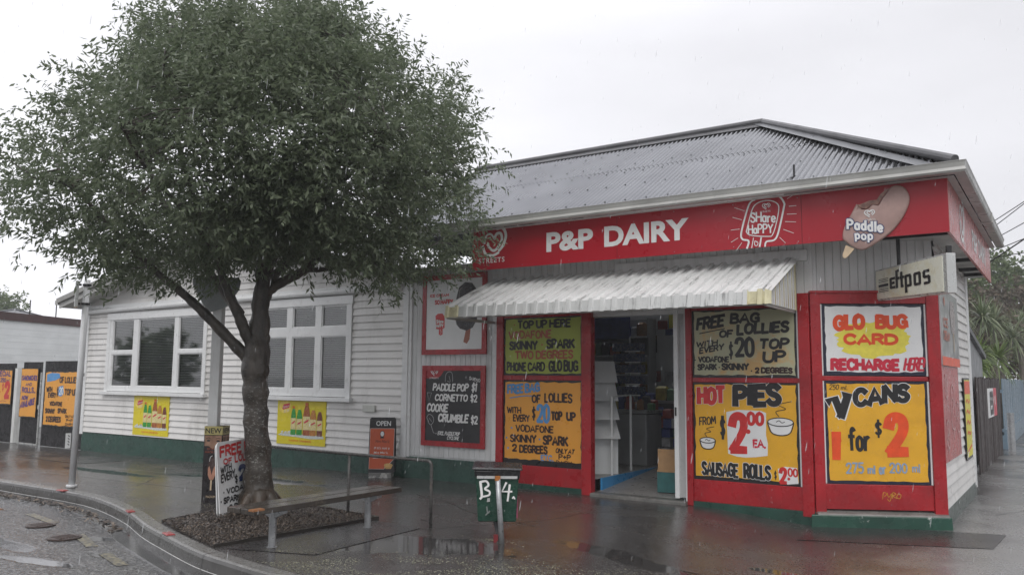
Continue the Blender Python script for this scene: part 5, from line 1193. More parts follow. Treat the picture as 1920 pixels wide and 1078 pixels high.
for rz_, cut in ((0, ''), (math.pi/2, '2')):
    s = SG(None, 2*a_, .96); lt = s.lt
    s.a([(.0, .0), (1, .0), (1, .115), (.0, .115)], M('gold_band_print', (.46, .40, .16), .35, .15, 5), .002)
    s.f('NEW', .06, .94, .025, .095, BLK2, depth=.0045, bold=.015)
    s.a([(.04, .125), (.96, .125), (.96, .27), (.7, .26), (.5, .3), (.25, .26), (.04, .26)], FACEP, .002)
    s.a(ell(.25, .19, .1, .012, 12), BLK2, .004); s.a(ell(.78, .195, .1, .012, 12), BLK2, .004); s.s([(.12, .165), (.25, .152), (.36, .165)], .006, BLK2); s.s([(.66, .165), (.78, .155), (.9, .168)], .006, BLK2)
    s.f('DOUBLE', .2, .8, .285, .31, LRUST, depth=.004); s.f('HAZELNUT', .1, .9, .325, .35, LRUST, depth=.004)
    s.a([(.5+.21*math.cos(t), .54+.1*math.sin(t)*(1 if math.sin(t) > 0 else 1.35)) for t in np.linspace(0, 6.28, 24)], M('dark_chocolate_highlight', (.07, .04, .035), .25, .3, 9), .0025)
    s.a([(.29, .55), (.36, .52), (.44, .58), (.5, .64), (.57, .57), (.64, .52), (.71, .55), (.7, .64), (.6, .7), (.4, .7), (.3, .64)], M('hazel_cream_print', (.50, .24, .16), .35, .2, 9), .004)
    s.s([(.36, .46), (.4, .41), (.5, .385)], .006, LWHITE); s.s([(.5, .71), (.49, .83)], .022, STICK, False)
    s.f('MAGNUM', .25, .75, .905, .935, STICK, depth=.004)
    b = s.lt.mb; xf(b, Matrix.Rotation(rz_, 4, 'Z') @ Matrix.Translation((-a_, -a_, 0))); b.build('column_print', s.lt.mats, ad)
# --- sandwich board by the trunk
sb = thing('sandwich_board', 'white painted free bag sandwich board standing half behind the tree trunk', 'sandwich board')
# long side runs away from the viewer behind the trunk
sb.rotation_euler = (0, 0, R_(115))
sb.location = (-8.12, 6.09, 0)
def leaf_board(parent, lean, w, h, y0, mat, n='board_panel'):
    r_ = .05; P = [(0, 0), (w, 0), (w, h-r_), (w-r_*.3, h-r_*.3), (w-r_, h), (r_, h), (r_*.3, h-r_*.3), (0, h-r_)]
    g = MB(); g.prism(P, -.012, 0.0); xf(g, Matrix.Translation((0, y0, 0)) @ Matrix.Rotation(lean, 4, 'X')); return g.build(n, mat, parent, bevel=.003)
leaf_board(sb, R_(-6), 1.04, .84, 0, SIGNW); leaf_board(sb, R_(-4.5), 1.04, .82, .035, SIGNW)
s = SG(None, 1.04, .84)
s.t('FREE', .05, .56, .06, .21, LRED, .2, rise=.02); s.t('BAG', .62, .95, .04, .19, LRED, .2, rise=.02); s.t('OF', .12, .32, .23, .31, LRED, .2); s.t('LOLLIES', .38, .95, .2, .31, LRED, .2); s.t('WITH', .05, .30, .34, .43, BLK2, .16, rise=.03); s.t('EVERY', .05, .38, .44, .55, BLK2, .16, rise=.04)
s.t('$', .36, .43, .49, .6, BLK2, .14); s.t('20', .45, .85, .36, .58, LDBLUE, .24); s.t('VODAFONE', .16, .9, .64, .72, BLK2, .2, rise=.01); s.t('SPARK', .08, .46, .755, .84, BLK2, .2); s.t('SKINNY', .58, .95, .75, .83, BLK2, .2); s.t('2 DEGREES', .2, .9, .87, .95, BLK2, .2)
for u, v in ((.1, .685), (.03, .80), (.52, .79)): s.dot(u, v, .012, BLK2)
xf(s.lt.mb, Matrix.Rotation(R_(-6), 4, 'X') @ Matrix.Translation((0, -.012, 0))); s.lt.mb.build('lettering', s.lt.mats, sb)
# --- pie shop sandwich board against the house
ob = thing('sandwich_board', 'orange and black sandwich board headed open, standing against the weatherboards', 'sandwich board', (-9.46, 9.88, .03), R_(34))
for lean, y0 in ((R_(-6), 0), (R_(6), .22)):
    P = [(0, .0), (.42, .0), (.42, .86), (.40, .885), (.03, .885), (0, .86)]
    g = MB(); g.prism(P, -.012, 0); xf(g, Matrix.Translation((0, y0, .04)) @ Matrix.Rotation(lean, 4, 'X')); g.build('board_panel', BLACK, ob)
s = SG(None, .42, .885)
s.f('OPEN', .25, .82, .065, .155, SIGNW, depth=.004, bold=.02)
s.a([(.03, .2), (.97, .2), (.97, .76), (.83, .83), (.7, .86), (.62, .93), (.03, .93)], LWHITE, .002); s.a([(.04, .205), (.96, .205), (.96, .755), (.82, .825), (.69, .855), (.61, .925), (.04, .925)], ORB, .0032)
s.a(ell(.5, .3, .09, .055, 18), BLK2, .0045); s.a(ell(.5, .3, .07, .045, 18), SIGNW, .0055); s.a([(.44, .35), (.56, .35), (.58, .38), (.42, .38)], BLK2, .0045)
s.f("Mrs Mac's", .25, .78, .41, .46, LBROWN, depth=.0045, shear=.2); s.f("If it's not a", .2, .8, .53, .575, LWHITE, depth=.0045, shear=.2, bold=.01); s.f("Mrs Mac's,", .2, .75, .615, .66, LWHITE, depth=.0045, shear=.2, bold=.01); s.f('take it back.', .17, .8, .70, .74, LWHITE, depth=.0045, shear=.2, bold=.01)
s.a(ell(.78, .86, .17, .035, 20), PIEC, .0055); s.a([(.62, .865), (.94, .865), (.88, .925), (.68, .925)], M('pie_case_print', (.55, .33, .11), .4, .3, 12), .005)
xf(s.lt.mb, Matrix.Translation((0, 0, .04)) @ Matrix.Rotation(R_(-6), 4, 'X') @ Matrix.Translation((0, -.012, 0))); s.lt.mb.build('board_print', s.lt.mats, ob)
g = MB(); g.box(.02, .38, -.05, .28, -.03, .045); g.build('board_foot', M('chipped_white_foot', (.5, .5, .48), .5, .2, 9, (.05, .05, .05), (.5, .55), 8), ob)
# --- bench
bn = thing('bench', 'long backless timber bench on two galvanised legs beside the mulch bed', 'bench', (-6.33, 5.95, 0), R_(90))
g = MB(); g.box(-.98, 1.0, -.19, -.005, .355, .405); g.box(-.98, 1.0, .005, .19, .357, .405); g.build('seat', WOODB, bn, bevel=.006)
g = MB(); g.box(-.985, -.86, -.191, -.12, .39, .4065); g.build('worn_edge', RUSTW, bn)
for x in (-.6, .68):
    g = MB(); g.tube([(x, 0, -.02), (x, 0, .345)], .036, 14); g.tube([(x, 0, -.015), (x, 0, .01)], .05, 14)
    g.build('leg', GALV, bn, smooth=False)
    g = MB(); g.box(x-.035, x+.035, -.16, .16, .325, .353); g.hexa([(x-.015, -.14, .32), (x+.015, -.14, .32), (x+.015, -.03, .27), (x-.015, -.03, .27), (x-.015, -.14, .328), (x+.015, -.14, .328), (x+.015, .0, .328), (x-.015, .0, .328)]); g.hexa([(x-.015, .03, .27), (x+.015, .03, .27), (x+.015, .15, .32), (x-.015, .15, .32), (x-.015, .0, .328), (x+.015, .0, .328), (x+.015, .15, .328), (x-.015, .15, .328)]); g.build('bracket', GALV, bn)
# --- handrail
hr = thing('handrail', 'low dark tube handrail behind the bench along the footpath', 'handrail', (-7.1, 7.1, 0))
g = MB(); arc = [(1.25-.06*(1-math.sin(t)), 0, .695-.06*(1-math.cos(t))) for t in np.linspace(0, math.pi/2, 6)]
g.tube([(-1.75, 0, .715), (0, 0, .70)]+[(a, b, c) for a, b, c in arc]+[(1.25, 0, .3), (1.25, 0, -.02)], .018, 12); g.build('rail', DTUBE, hr, smooth=True)
for x in (0, -1.7):
    g = MB(); g.tube([(x, 0, -.02), (x, 0, .70)], .018, 12); g.build('post', DTUBE, hr, smooth=True)
# --- litter bin
bi = thing('litter_bin', 'green plastic litter bin with white painted B and 4 hung on a leaning pipe', 'bin', (-4.87, 6.96, 0), R_(34))
W0, W1, D0_, D1 = .185, .225, .15, .19
g = MB()
def bin_ring(z, w, d): return [(-w, -d, z), (w, -d, z), (w, d, z), (-w, d, z)]
lv = [(.19, .186, .15), (.20, .19, .155), (.6, .212, .18), (.66, .216, .184)]
for (z, w, d), (z2, w2, d2) in zip(lv, lv[1:]):
    A, B = bin_ring(z, w, d), bin_ring(z2, w2, d2)
    for k in range(4): g.quad(A[k], A[(k+1) % 4], B[(k+1) % 4], B[k])
g.poly(list(reversed(bin_ring(.19, .186, .15)))); g.build('bin_body', BINM, bi, bevel=.02)
g = MB(); g.hexa([(-.222, -.19, .62), (.222, -.19, .60), (.225, .19, .62), (-.222, .19, .62), (-.232, -.2, .70), (.232, -.2, .705), (.232, .2, .70), (-.232, .2, .70)]); g.build('bin_liner', BINB, bi, bevel=.02)
g = MB(); g.hexa([(-.255, -.225, .70), (.255, -.225, .695), (.255, .225, .70), (-.255, .225, .715), (-.245, -.215, .725), (.245, -.215, .715), (.245, .215, .73), (-.245, .215, .745)]); g.build('bin_lid', BINB, bi, bevel=.01)
g = MB(); g.box(-.2, .2, -.21, -.195, .615, .64); g.build('bin_strap', ALU, bi)
g = MB(); g.box(.196, .205, -.1, .12, .22, .62); g.build('bin_edge', PINK, bi)
lt = Lettering(); yb_ = .186
lt.stroke([(-.165, .575), (-.15, .45), (-.165, .42)], .024, LWHITE, yb_+.012, True); lt.stroke([(-.17, .58), (-.11, .59), (-.085, .55), (-.12, .515), (-.075, .49), (-.08, .455), (-.14, .44)], .02, LWHITE, yb_+.012, True)
lt.stroke([(.09, .575), (.05, .49), (.145, .49)], .02, LWHITE, yb_+.008, False); lt.stroke([(.125, .555), (.105, .40)], .02, LWHITE, yb_+.01, True); lt.stroke([(.155, .425), (.165, .44), (.175, .42)], .014, LWHITE, yb_+.006, True)
lt.build(bi)
lt = Lettering(); lt.area([(-.1, .385), (-.07, .39), (-.07, .425), (-.095, .425)], ALU, .18); lt.stroke([(-.1, .34), (-.09, .28), (-.07, .3), (-.11, .26)], .012, M('grey_smear', (.18, .2, .19), .4, .3, 20), .18, True); lt.build(bi, 'sticker')
g = MB(); g.tube([(.055, -.245, -.03), (.03, -.235, .3), (.005, -.225, .635)], .027, 14); bp = g.build('bin_post', GALV, bi, smooth=True)
g = MB(); g.tube([(.0055, -.2252, .60), (.005, -.2248, .642)], .0285, 14); g.build('rusty_top', M('orange_rust', (.42, .15, .03), .6, .3, 20), bp)
g = MB(); g.tube(catmull([(-.02, -.1, .2), (.0, -.12, .12), (.015, -.17, .04), (.02, -.2, -.02)], 4), .02, 8); g.build('bin_stem', BLACK, bi); g = MB(); g.box(-.03, .015, -.2, -.17, -.01, .075); g.build('bin_foot', M('dull_red_foot', (.2, .02, .025), .4, .2, 9), bi)
# --- grey pole at the kerb
po = thing('street_pole', 'tall plain grey pole leaning at the kerb before the house corner', 'pole', (-12.0, 6.47, 0), R_(63))
g = MB(); g.tube([(.0, 0, -.02), (.03, 0, 2.99)], .044, 16); g.tube([(0, 0, -.01), (0, 0, .03)], .075, 16); g.build('pole_tube', POLEM, po, smooth=True)
g = MB(); g.box(-.12, -.075, -.14, .14, 2.58, 2.96); g.build('edge_on_plate', ALU, po, bevel=.003)
g = MB(); g.tube([(.03, 0, 2.9), (.03, 0, 2.93)], .06, 12); g.tube([(.027, 0, 2.62), (.027, 0, 2.65)], .06, 12); g.box(-.09, -.04, -.015, .015, 2.9, 2.93); g.box(-.09, -.04, -.015, .015, 2.62, 2.65); g.build('clamp', BLACK, po)
g = MB(); g.box(-.12, -.05, -.02, .0, .55, .76); pl = g.build('label_plate', TRIM, po)
lt = Lettering()
for k in range(4): lt.stroke([(-.085, .73-.04*k), (-.07, .715-.04*k)], .012, BLK2, .022, False)
lt.build(pl, 'label_marks')

# ================================================================ left: fence and neighbour
def corr_panel(mb, x0, x1, z0, z1, pitch=.076, amp=.012, s=6):
    n = int((x1-x0)/pitch*s); P = [(x0+(x1-x0)*k/n, amp*math.cos(2*math.pi*k/s)) for k in range(n+1)]
    for (a, ya), (b, yb) in zip(P, P[1:]): mb.quad((a, ya, z0), (b, yb, z0), (b, yb, z1), (a, ya, z1))
fl = thing('corrugated_fence', 'black corrugated iron fence with a gate between the white neighbour and the house', 'fence', (-20.8, 10.32, -.1))
for nm, x0, x1, zt_ in (('fence_panel', -24.4, -22.1, 1.97), ('gate_panel', -21.75, -20.78, 2.0), ('fence_panel', -20.7, -18.86, 2.02)):
    g = MB(); corr_panel(g, x0+20.8, x1+20.8, .0, zt_); g.build(nm, FENB, fl)
g = MB(); g.box(-1.3, -1.16, -.03, .1, 0, 1.85); g.build('gate_post', POSTM, fl)
g = MB(); g.box(-.02, .015, -.035, -.012, .02, 1.75); g.box(-.98, .015, -.035, -.012, .0, .03); g.box(-.04, .04, -.05, -.03, .86, .96); g.build('gate_edge', ALU, fl)
FEN_Y = 10.27
def fence_sign(x0, x1, z0, z1, label, group=None): return front_sign(x0, x1, z0, z1, label, BLACK, 'painted_sign', 'sign', FEN_Y)
o, w, h = fence_sign(-20.55, -19.0, .38, 1.68, 'orange hand-painted free bag sign on the black fence behind the grey pole')
field(o, .03, w-.02, .03, h-.03, ORANGE, .012, 11); s = SG(o, w, h)
s.a([(.05, .06), (.2, .03), (.42, .04), (.45, .12), (.3, .17), (.06, .2)], LBLUE); s.a([(.42, .28), (.55, .26), (.58, .4), (.5, .46), (.42, .44)], LBLUE)
s.t('OF LOLLIES', .43, .97, .10, .21, LBROWN, .2); s.t('WITH', .06, .24, .29, .38, LBROWN, .2); s.t('EVERY', .12, .36, .39, .48, LBROWN, .2); s.t('$', .37, .42, .3, .45, LBROWN, .14); s.t('TOP UP', .6, .95, .32, .43, LBROWN, .2); s.t('20', .44, .57, .29, .42, SIGNW, .14)
s.t('VODAFONE', .18, .56, .55, .63, LBROWN, .22); s.t('SKINNY', .06, .36, .68, .77, LBROWN, .22); s.t('SPARK', .43, .7, .67, .76, LBROWN, .22); s.t('2 DEGREES', .1, .55, .82, .92, LBROWN, .22); s.t('ONLY AT', .66, .92, .78, .83, LBROWN, .2); s.t('P+P', .7, .88, .85, .9, LBROWN, .2); s.t('DAIRY', .68, .9, .92, .965, LBROWN, .2); s.done()
o, w, h = fence_sign(-21.72, -20.9, .55, 1.75, 'narrow orange hand-painted sandwiches and rolls sign on the fence gate')
field(o, .02, w-.02, .02, h-.02, ORANGE, .009, 12); s = SG(o, w, h)
s.t('SANDWICHES', .05, .97, .15, .25, LPURP, .2); s.t('AND', .3, .68, .3, .36, LPURP, .18); s.t('ROLLS..', .1, .92, .39, .5, LPURP, .2); s.t('NOW', .12, .5, .57, .66, LPURP, .22, rise=.02, slant=.15); s.t('AVAILABLE', .04, .9, .70, .83, LPURP, .2, rise=.1, slant=.15); s.done()
o, w, h = fence_sign(-23.3, -22.17, .82, 1.72, 'orange hand-painted special price sign at the left end of the black fence')
field(o, .02, w-.03, .03, h-.03, ORANGE, .009, 13); s = SG(o, w, h)
s.t('SPECIAL', .2, .93, .05, .2, LPURP, .2); s.t('250', .45, .72, .24, .36, LPURP, .2); s.t('ml', .75, .88, .26, .36, LPURP, .14); s.t('for', .2, .5, .55, .75, LRED, .18); s.t('$', .56, .64, .4, .6, LRED, .12); s.t('2', .66, .93, .35, .82, LRED, .22); s.s([(.5, .9), (.65, .88), (.8, .9)], .012, LRUST); s.done()
g = MB(); g.box(-1.3, -.05, -.03, -.014, -.03, .01); 
nb = thing('block_building', 'white painted block building with a brown parapet behind the black fence', 'building', (-27, 12, 0))
na = math.atan2(3.3, -1.5)
def NB(mb, name, mat, parent=None): xf(mb, Matrix.Rotation(na, 4, 'Z')); return mb.build(name, mat, parent or nb)
g = MB(); g.box(-5, 11, .0, 12, -.1, 3.25); wn = NB(g, 'wall', BLOCK)
g = MB()
for k in range(1, 16):
    z = k*.2; g.box(-5, 11, -.004, .002, z-.004, z+.004)
NB(g, 'mortar_lines', M('block_joint', (.68, .71, .71), .6, .05, 3))
g = MB(); g.box(-5.05, 11.05, -.05, 12.05, 3.25, 3.5); NB(g, 'parapet', BROWNR)
g = MB(); c = (4.3, 3.2)
P = [(c[0]-1.5, c[1]-1.2, 3.5), (c[0]+1.5, c[1]-1.2, 3.5), (c[0]+1.5, c[1]+1.2, 3.5), (c[0]-1.5, c[1]+1.2, 3.5)]; T = (c[0], c[1], 3.95)
for a, b in zip(P, P[1:]+P[:1]): g.tube([a, T], .03, 6); g.tube([a, b], .03, 6); g.poly([a, b, (T[0], T[1], T[2]-.02)])
NB(g, 'skylight', FLASH)
g = MB(); g.tube([(3.6, 2.0, 3.4), (3.6, 2.0, 4.2)], .02, 6); g.tube([(4.9, 2.0, 3.4), (4.9, 2.0, 4.2)], .02, 6); NB(g, 'roof_rod', CABLE)

# ================================================================ right: shed, fences
sh = thing('lean_to_shed', 'grey lean-to shed with a sloping roof behind the side wall of the shop', 'shed', (-3, 18, 0))
g = MB(); g.poly([(1.4, -3.3, 0), (1.4, 2.7, 0), (1.4, 2.7, 2.12), (1.4, -3.3, 2.92)]); g.poly([(1.4, 2.7, 0), (-3, 2.7, 0), (-3, 2.7, 2.12), (1.4, 2.7, 2.12)]); g.poly([(1.4, -3.3, 0), (-3, -3.3, 0), (-3, -3.3, 2.92), (1.4, -3.3, 2.92)]); g.build('wall', SHEDM, sh)
g = MB(); g.hexa([(-3, -3.4, 2.96), (1.47, -3.4, 2.96), (1.47, 2.85, 2.1), (-3, 2.85, 2.1), (-3, -3.4, 3.06), (1.47, -3.4, 3.06), (1.47, 2.85, 2.2), (-3, 2.85, 2.2)]); g.build('roof', M('dark_shed_roof', (.10, .105, .11), .4, .2, 2), sh)
g = MB(); g.box(1.4, 1.44, -3.2, -2.4, 0, 2.1); g.build('door', BROWNF, sh); g = MB(); g.box(1.4, 1.43, -2.38, -2.2, 0, 2.7); g.build('corner_board', TRIM, sh)
def palings(name, label, y0, y1, h, mat, x=-1.5, base=None, step=.11):
    r = random.Random(int(y0)); f_ = thing(name, label, 'fence', (x, y0, -.1)); g = MB(); y = 0
    while y < y1-y0:
        w = step*r.uniform(.88, 1.0); zt_ = h*r.uniform(.985, 1.015); d = r.uniform(-.006, .006); g.box(d-.012, d+.012, y, y+w-.006, .0 if base is None else base, zt_, 0); y += step
    g.build('paling', mat, f_); g = MB()
    for z in (.35, h-.35): g.box(-.08, -.02, 0, y1-y0, z, z+.08)
    g.build('rail', mat, f_)
    if base is not None:
        g = MB(); g.box(-.06, .05, 0, y1-y0, 0, base); g.build('base_wall', BLUEF, f_)
    return f_
palings('timber_fence', 'dark brown upright timber fence beyond the shop on the side street', 17.7, 23.7, 1.78, BROWNF)
palings('timber_fence', 'pale blue timber fence on a low base farther down the side street', 24.9, 36, 1.78, BLUEF, -1.5, .5, .24)
palings('timber_fence', 'weathered timber fence at the far end of the side street', 36.2, 60, 1.7, BROWNF, -1.5, None, .3)
o = board('painted_sign', 'white and red lettered board on the dark brown side fence', 'sign', (-1.48, 20.1, .85), math.pi/2, 2.3, .62, SIGNW, .012)
s = SG(o, 2.3, .62); s.a([(.62, .0), (1, .0), (1, 1), (.62, 1)], LRED2, .003); s.t('ES', .2, .56, .12, .88, BLK2, .2); s.s([(.7, .3), (.78, .6), (.86, .3)], .08, LWHITE, False); s.done()
g = MB(); g.tube([(0, 0, -.1), (0, 0, .82)], .08, 14); g.tube([(0, 0, .82), (0, 0, .86)], .085, 14); tag(g.build('bollard', GALV, loc=(-1.32, 24.3, -.02), smooth=False), 'short grey pipe bollard where the brown fence meets the blue one', 'bollard')

# ================================================================ vegetation down the side street
def sword_head(V, Fq, c, n, L_, w, rg, up=.25):
    for k in range(n):
        a = rg.uniform(0, 6.283); e = rg.uniform(-.5, 1.35); d = np.array([math.cos(a)*math.cos(e), math.sin(a)*math.cos(e), math.sin(e)+up*.3])
        l = L_*rg.uniform(.7, 1.15); sd_ = np.cross(d, [0, 0, 1.]); sd_ /= np.linalg.norm(sd_)+1e-6; p = np.array(c, float); pr = None
        for q_ in range(5):
            t = q_/4; pos = p+d*l*t+np.array([0, 0, -.55*l*t*t*(1.1-d[2]*.5)]); ww = w*(1-t**1.6)*(.55+1.2*min(t*3, .4)); i = len(V); V += [pos-sd_*ww, pos+sd_*ww]
            if pr is not None: Fq.append((pr, pr+1, i+1, i))
            pr = i
def cabbage_tree(x, y, h, heads, L_, label, mat=LEAFP, seed=1, n=110, w=.03):
    rg = np.random.default_rng(seed); t = thing('cabbage_tree', label, 'palm tree', (x, y, -.1), 0, 'palms behind the side fences')
    V, Fq = [], []; g = MB()
    for (dx, dy, dz) in heads:
        g.tube(catmull([(0, 0, 0), (dx*.3, dy*.3, (h+dz)*.6), (dx, dy, h+dz)], 4), [.11]*3+[.09]*3+[.07]*3, 8); sword_head(V, Fq, (dx, dy, h+dz), n, L_, w, rg)
    g.build('trunk', TRUNKP, t); np_mesh('crown', np.array(V), np.array(Fq), mat, t); return t
cabbage_tree(-2.75, 24.5, 2.55, [(0, 0, 0), (.5, .9, -.35)], 1.0, 'bright green fan-leaved palm leaning out over the grey shed roof', LEAFP2, 2, 130, .045)
cabbage_tree(-3.0, 29, 3.7, [(0, 0, .2), (.8, .5, 0), (-.7, .8, .5)], 1.05, 'tall palm with three heads of grey-green sword leaves behind the blue fence', LEAFP, 3)
cabbage_tree(-2.1, 32.5, 3.4, [(0, 0, .3), (.5, .5, -.2)], 1.1, 'palm with two drooping sword-leaf heads close behind the blue fence', LEAFP, 4)
cabbage_tree(-2.2, 27.5, 2.3, [(0, 0, .2), (.4, 1.2, .1)], 1.0, 'low shaggy palm hanging over the near end of the blue fence', LEAFP2, 5, 100, .035)
cabbage_tree(-1.6, 38, 3.6, [(0, 0, .3), (.3, 1.0, .5)], 1.1, 'far palm beyond the blue fence beside the footpath', LEAFP, 6)
def bush(name, label, cat, x, y, h, rx, ry, rz, n, mat, seed, ll=.16, lw=.04, trunk=True, group=None, per=36):
    rg = np.random.default_rng(seed); t = thing(name, label, cat, (x, y, -.1), 0, group); cl = []
    while len(cl) < n:
        d = rg.normal(size=3); d /= np.linalg.norm(d); f = rg.uniform(.35, 1)**.6; k = 1+.28*mnoise.noise(Vector(tuple(d*1.8+seed)))
        if mnoise.noise(Vector(tuple(d*2.6*f+seed*3))) < -.34: continue
        cl.append((Vector((d[0]*rx*f*k, d[1]*ry*f*k, h+d[2]*rz*f*k)), f))
    V, Fq = leaves(cl, per, max(rx, rz)*.13, ll, lw, rg, .4, .5, (0, 0, h-rz*.4)); np_mesh('crown', V, Fq, mat, t)
    g = MB()
    g.tube(catmull([(0, 0, 0), (.1, 0, h*.4), (.0, .1, h)], 4), [.16, .15, .14, .13, .12, .1, .08, .06, .04][:9], 9)
    r = random.Random(seed)
    for c, f in r.sample(cl, 26): g.tube([(0, .05, h*r.uniform(.45, .9)), tuple(c)], [.05, .012], 5)
    g.build('trunk', BARK, t); return t
bush('shrub', 'bronze-green bushy shrub rising behind the palms', 'shrub', -4.2, 36, 3.6, 2.4, 3.0, 2.0, 330, LEAFR, 21, .2, .05)
bush('shrub', 'bronze-tinged shrub over the far side fence', 'shrub', -1.2, 44, 3.9, 2.4, 2.5, 2.2, 330, LEAFR, 22, .22, .055)
bush('broadleaf_tree', 'dark green tree rising just past the shop gutter', 'tree', -5.5, 47, 5.2, 2.8, 3, 2.6, 420, LEAFB, 23, .24, .07, group='trees down the side street')
bush('broadleaf_tree', 'broad mid-green tree on the skyline right of the shop', 'tree', -1.5, 52, 5.6, 3.4, 3, 2.8, 480, LEAFB, 24, .26, .075, group='trees down the side street')
bush('broadleaf_tree', 'bushy green tree at the right edge of the skyline', 'tree', 3.6, 55, 5.4, 3.6, 3, 3.0, 420, LEAFB, 25, .26, .075, group='trees down the side street')
# unseen trees added behind the viewpoint to give the house windows dark reflections
for k, (x, y, h, rr2) in enumerate(((-46, -9, 2.6, 2.2), (-30, -13, 2.6, 2.2))):
    bush('broadleaf_tree', ('dark tree across the road opposite the far end of the house', 'tall dark tree across the road beyond the house', 'small dark tree across the road opposite the fence', 'round dark tree across the road opposite the left windows')[k], 'tree', x, y, h, rr2, rr2, rr2*.85, 200, LEAFB, 40+k, .24, .08, group='trees across the road')
bush('broadleaf_tree', 'distant tree top showing over the brown parapet at far left', 'tree', -63, 27.5, 4.9, 3.0, 3, 2.4, 420, LEAFB, 26, .22, .06)
bush('shrub', 'dark low hedge shrub closing the end of the side footpath', 'shrub', .8, 58, 1.6, 2.6, 1.6, 1.7, 260, LEAFB, 27, .22, .06)
# power lines off the house corner
for k, (a, b, r_) in enumerate((((-1.09, 17, 4.45), (.6, 17, 5.56), .008), ((-1.06, 17, 4.36), (.6, 17, 5.68), .008), ((-.99, 17, 4.19), (.6, 17, 5.08), .008), ((-1.05, 15.6, 3.72), (.6, 17, 4.62), .008), ((-1.11, 17, 3.75), (.6, 17, 4.96), .013), ((-1.49, 17, 3.78), (.6, 17, 4.06), .008))):
    a, b = Vector(a), Vector(b); d = b-a; a2 = a-d*.25 if k in (0, 1, 2) else a; b2 = a+d*3.2; g = MB()
    g.tube([tuple(a2.lerp(b2, t)+Vector((0, 0, -.5*t*(1-t)*.35))) for t in np.linspace(0, 1, 10)], r_, 6)
    o = g.build('power_line', CABLE); tag(o, 'thin black overhead power line crossing the sky right of the shop roof' if k != 4 else 'thicker black overhead cable crossing the sky right of the shop roof', 'power line', 'overhead lines right of the roof')

# ================================================================ things inside the shop doorway
def shelf_unit(x, y, w, d, levels, label):
    t = thing('shelf_unit', label, 'shelf', (x, y, .22)); g = MB(); h = levels[-1]+.35
    g.box(0, .03, 0, d, 0, h); g.box(w-.03, w, 0, d, 0, h); g.box(0, w, d-.02, d, 0, h); g.build('upright', M('shelf_grey', (.4, .41, .41), .5, .1, 3), t)
    for z in levels: g = MB(); g.box(.03, w-.03, 0, d-.02, z, z+.025); g.build('shelf_board', SIGNW, t)
    return t
LV = [.35, .75, 1.1, 1.45, 1.8, 2.15]
shelf_unit(-8.0, 13.95, 1.6, .32, LV, 'grey shelf unit of dim packets at the back left of the shop')
PC = [M('packet_print', c, .4, .3, 12) for c in ((.06, .08, .25), (.30, .05, .04), (.35, .28, .06), (.08, .18, .08), (.4, .4, .4), (.05, .05, .06), (.25, .12, .04))]
r = random.Random(5); nP = 0
def packet(x, y, z, w, d, h, mat, label, grp):
    g = MB(); g.box(0, w, 0, d, 0, h*.86); g.hexa([(0, 0, h*.86), (w, 0, h*.86), (w, d, h*.86), (0, d, h*.86), (w*.12, d*.35, h), (w*.88, d*.35, h), (w*.88, d*.65, h), (w*.12, d*.65, h)])
    return tag(g.build('packet', mat, loc=(x, y, z), rz=r.uniform(-.12, .12)), label, 'packet', grp)
for z in LV:
    x = -7.95
    while x < -6.55:
        w = r.uniform(.09, .19); packet(x, 14.0, z+.25, w-.02, .16, r.uniform(.14, .26), r.choice(PC), 'small dim packet standing on the grey shelves at the back of the shop', 'packets on the back shelves'); x += w
ct = thing('counter', 'shop counter with a pale top edge across the dim shop', 'counter', (-6.6, 13.0, .22))
g = MB(); g.box(0, 3.2, 0, .5, 0, .98); g.build('counter_front', M('counter_dark', (.06, .06, .065), .5, .3, 6), ct); g = MB(); g.box(-.03, 3.23, -.04, .54, .98, 1.03); g.build('counter_top', M('counter_top_grey', (.22, .22, .22), .35, .1, 4), ct)
x = -6.5
while x < -4.6:
    w = r.uniform(.1, .22); packet(x, 13.12, 1.25, w-.03, .18, r.uniform(.12, .34), r.choice(PC), 'small dim packet on the shop counter', 'packets on the counter'); x += w
for k in range(34):
    cx_, z_ = -6.5+r.uniform(0, 2.6), .3+r.uniform(0, .75)
    g = MB(); w = r.uniform(.05, .09); h = r.uniform(.12, .2); g.hexa([(-w, -.02, 0), (w, -.02, 0), (w, .01, 0), (-w, .01, 0), (-w*.9, -.005, h), (w*.9, -.005, h), (w*.9, .005, h), (-w*.9, .005, h)])
    tag(g.build('packet', r.choice(PC), loc=(cx_, 12.95-r.uniform(0, .03), z_), rz=r.uniform(-.3, .3)), 'small dim bag hanging on the front of the shop counter', 'packet', 'bags hanging on the counter front')
for k in range(22):
    cx_, z_ = -7.0+r.uniform(0, 2.0), 1.5+r.uniform(0, 1.2)
    g = MB(); w = r.uniform(.05, .1); h = r.uniform(.1, .2); g.hexa([(-w, -.02, 0), (w, -.02, 0), (w, .0, 0), (-w, .0, 0), (-w, -.01, h), (w, -.01, h), (w, .0, h), (-w, .0, h)])
    tag(g.build('packet', r.choice(PC), loc=(cx_, 14.33, z_)), 'small dim packet hung high on the back wall of the shop', 'packet', 'packets hung on the back wall')
dr = thing('display_rack', 'hanging rack of blue packets with white price strips inside the doorway', 'display rack', (-6.2, 12.45, 1.1))
for k in range(5):
    z = .25+k*.18; g = MB(); g.box(-.1-.02*k, .32, .0, .22, z, z+.13); g.build('packet_row', M('blue_packet_row', (.05, .065, .13), .3, .6, 24, (.28, .27, .26), (.5, .6), 22), dr); g = MB(); g.box(.06, .33, -.015, -.002, z-.02, z); g.build('price_strip', LWHITE, dr)
g = MB(); g.tube([(.1, .1, -1.05), (.1, .1, 1.2)], .02, 8); g.build('stand', GALV, dr)
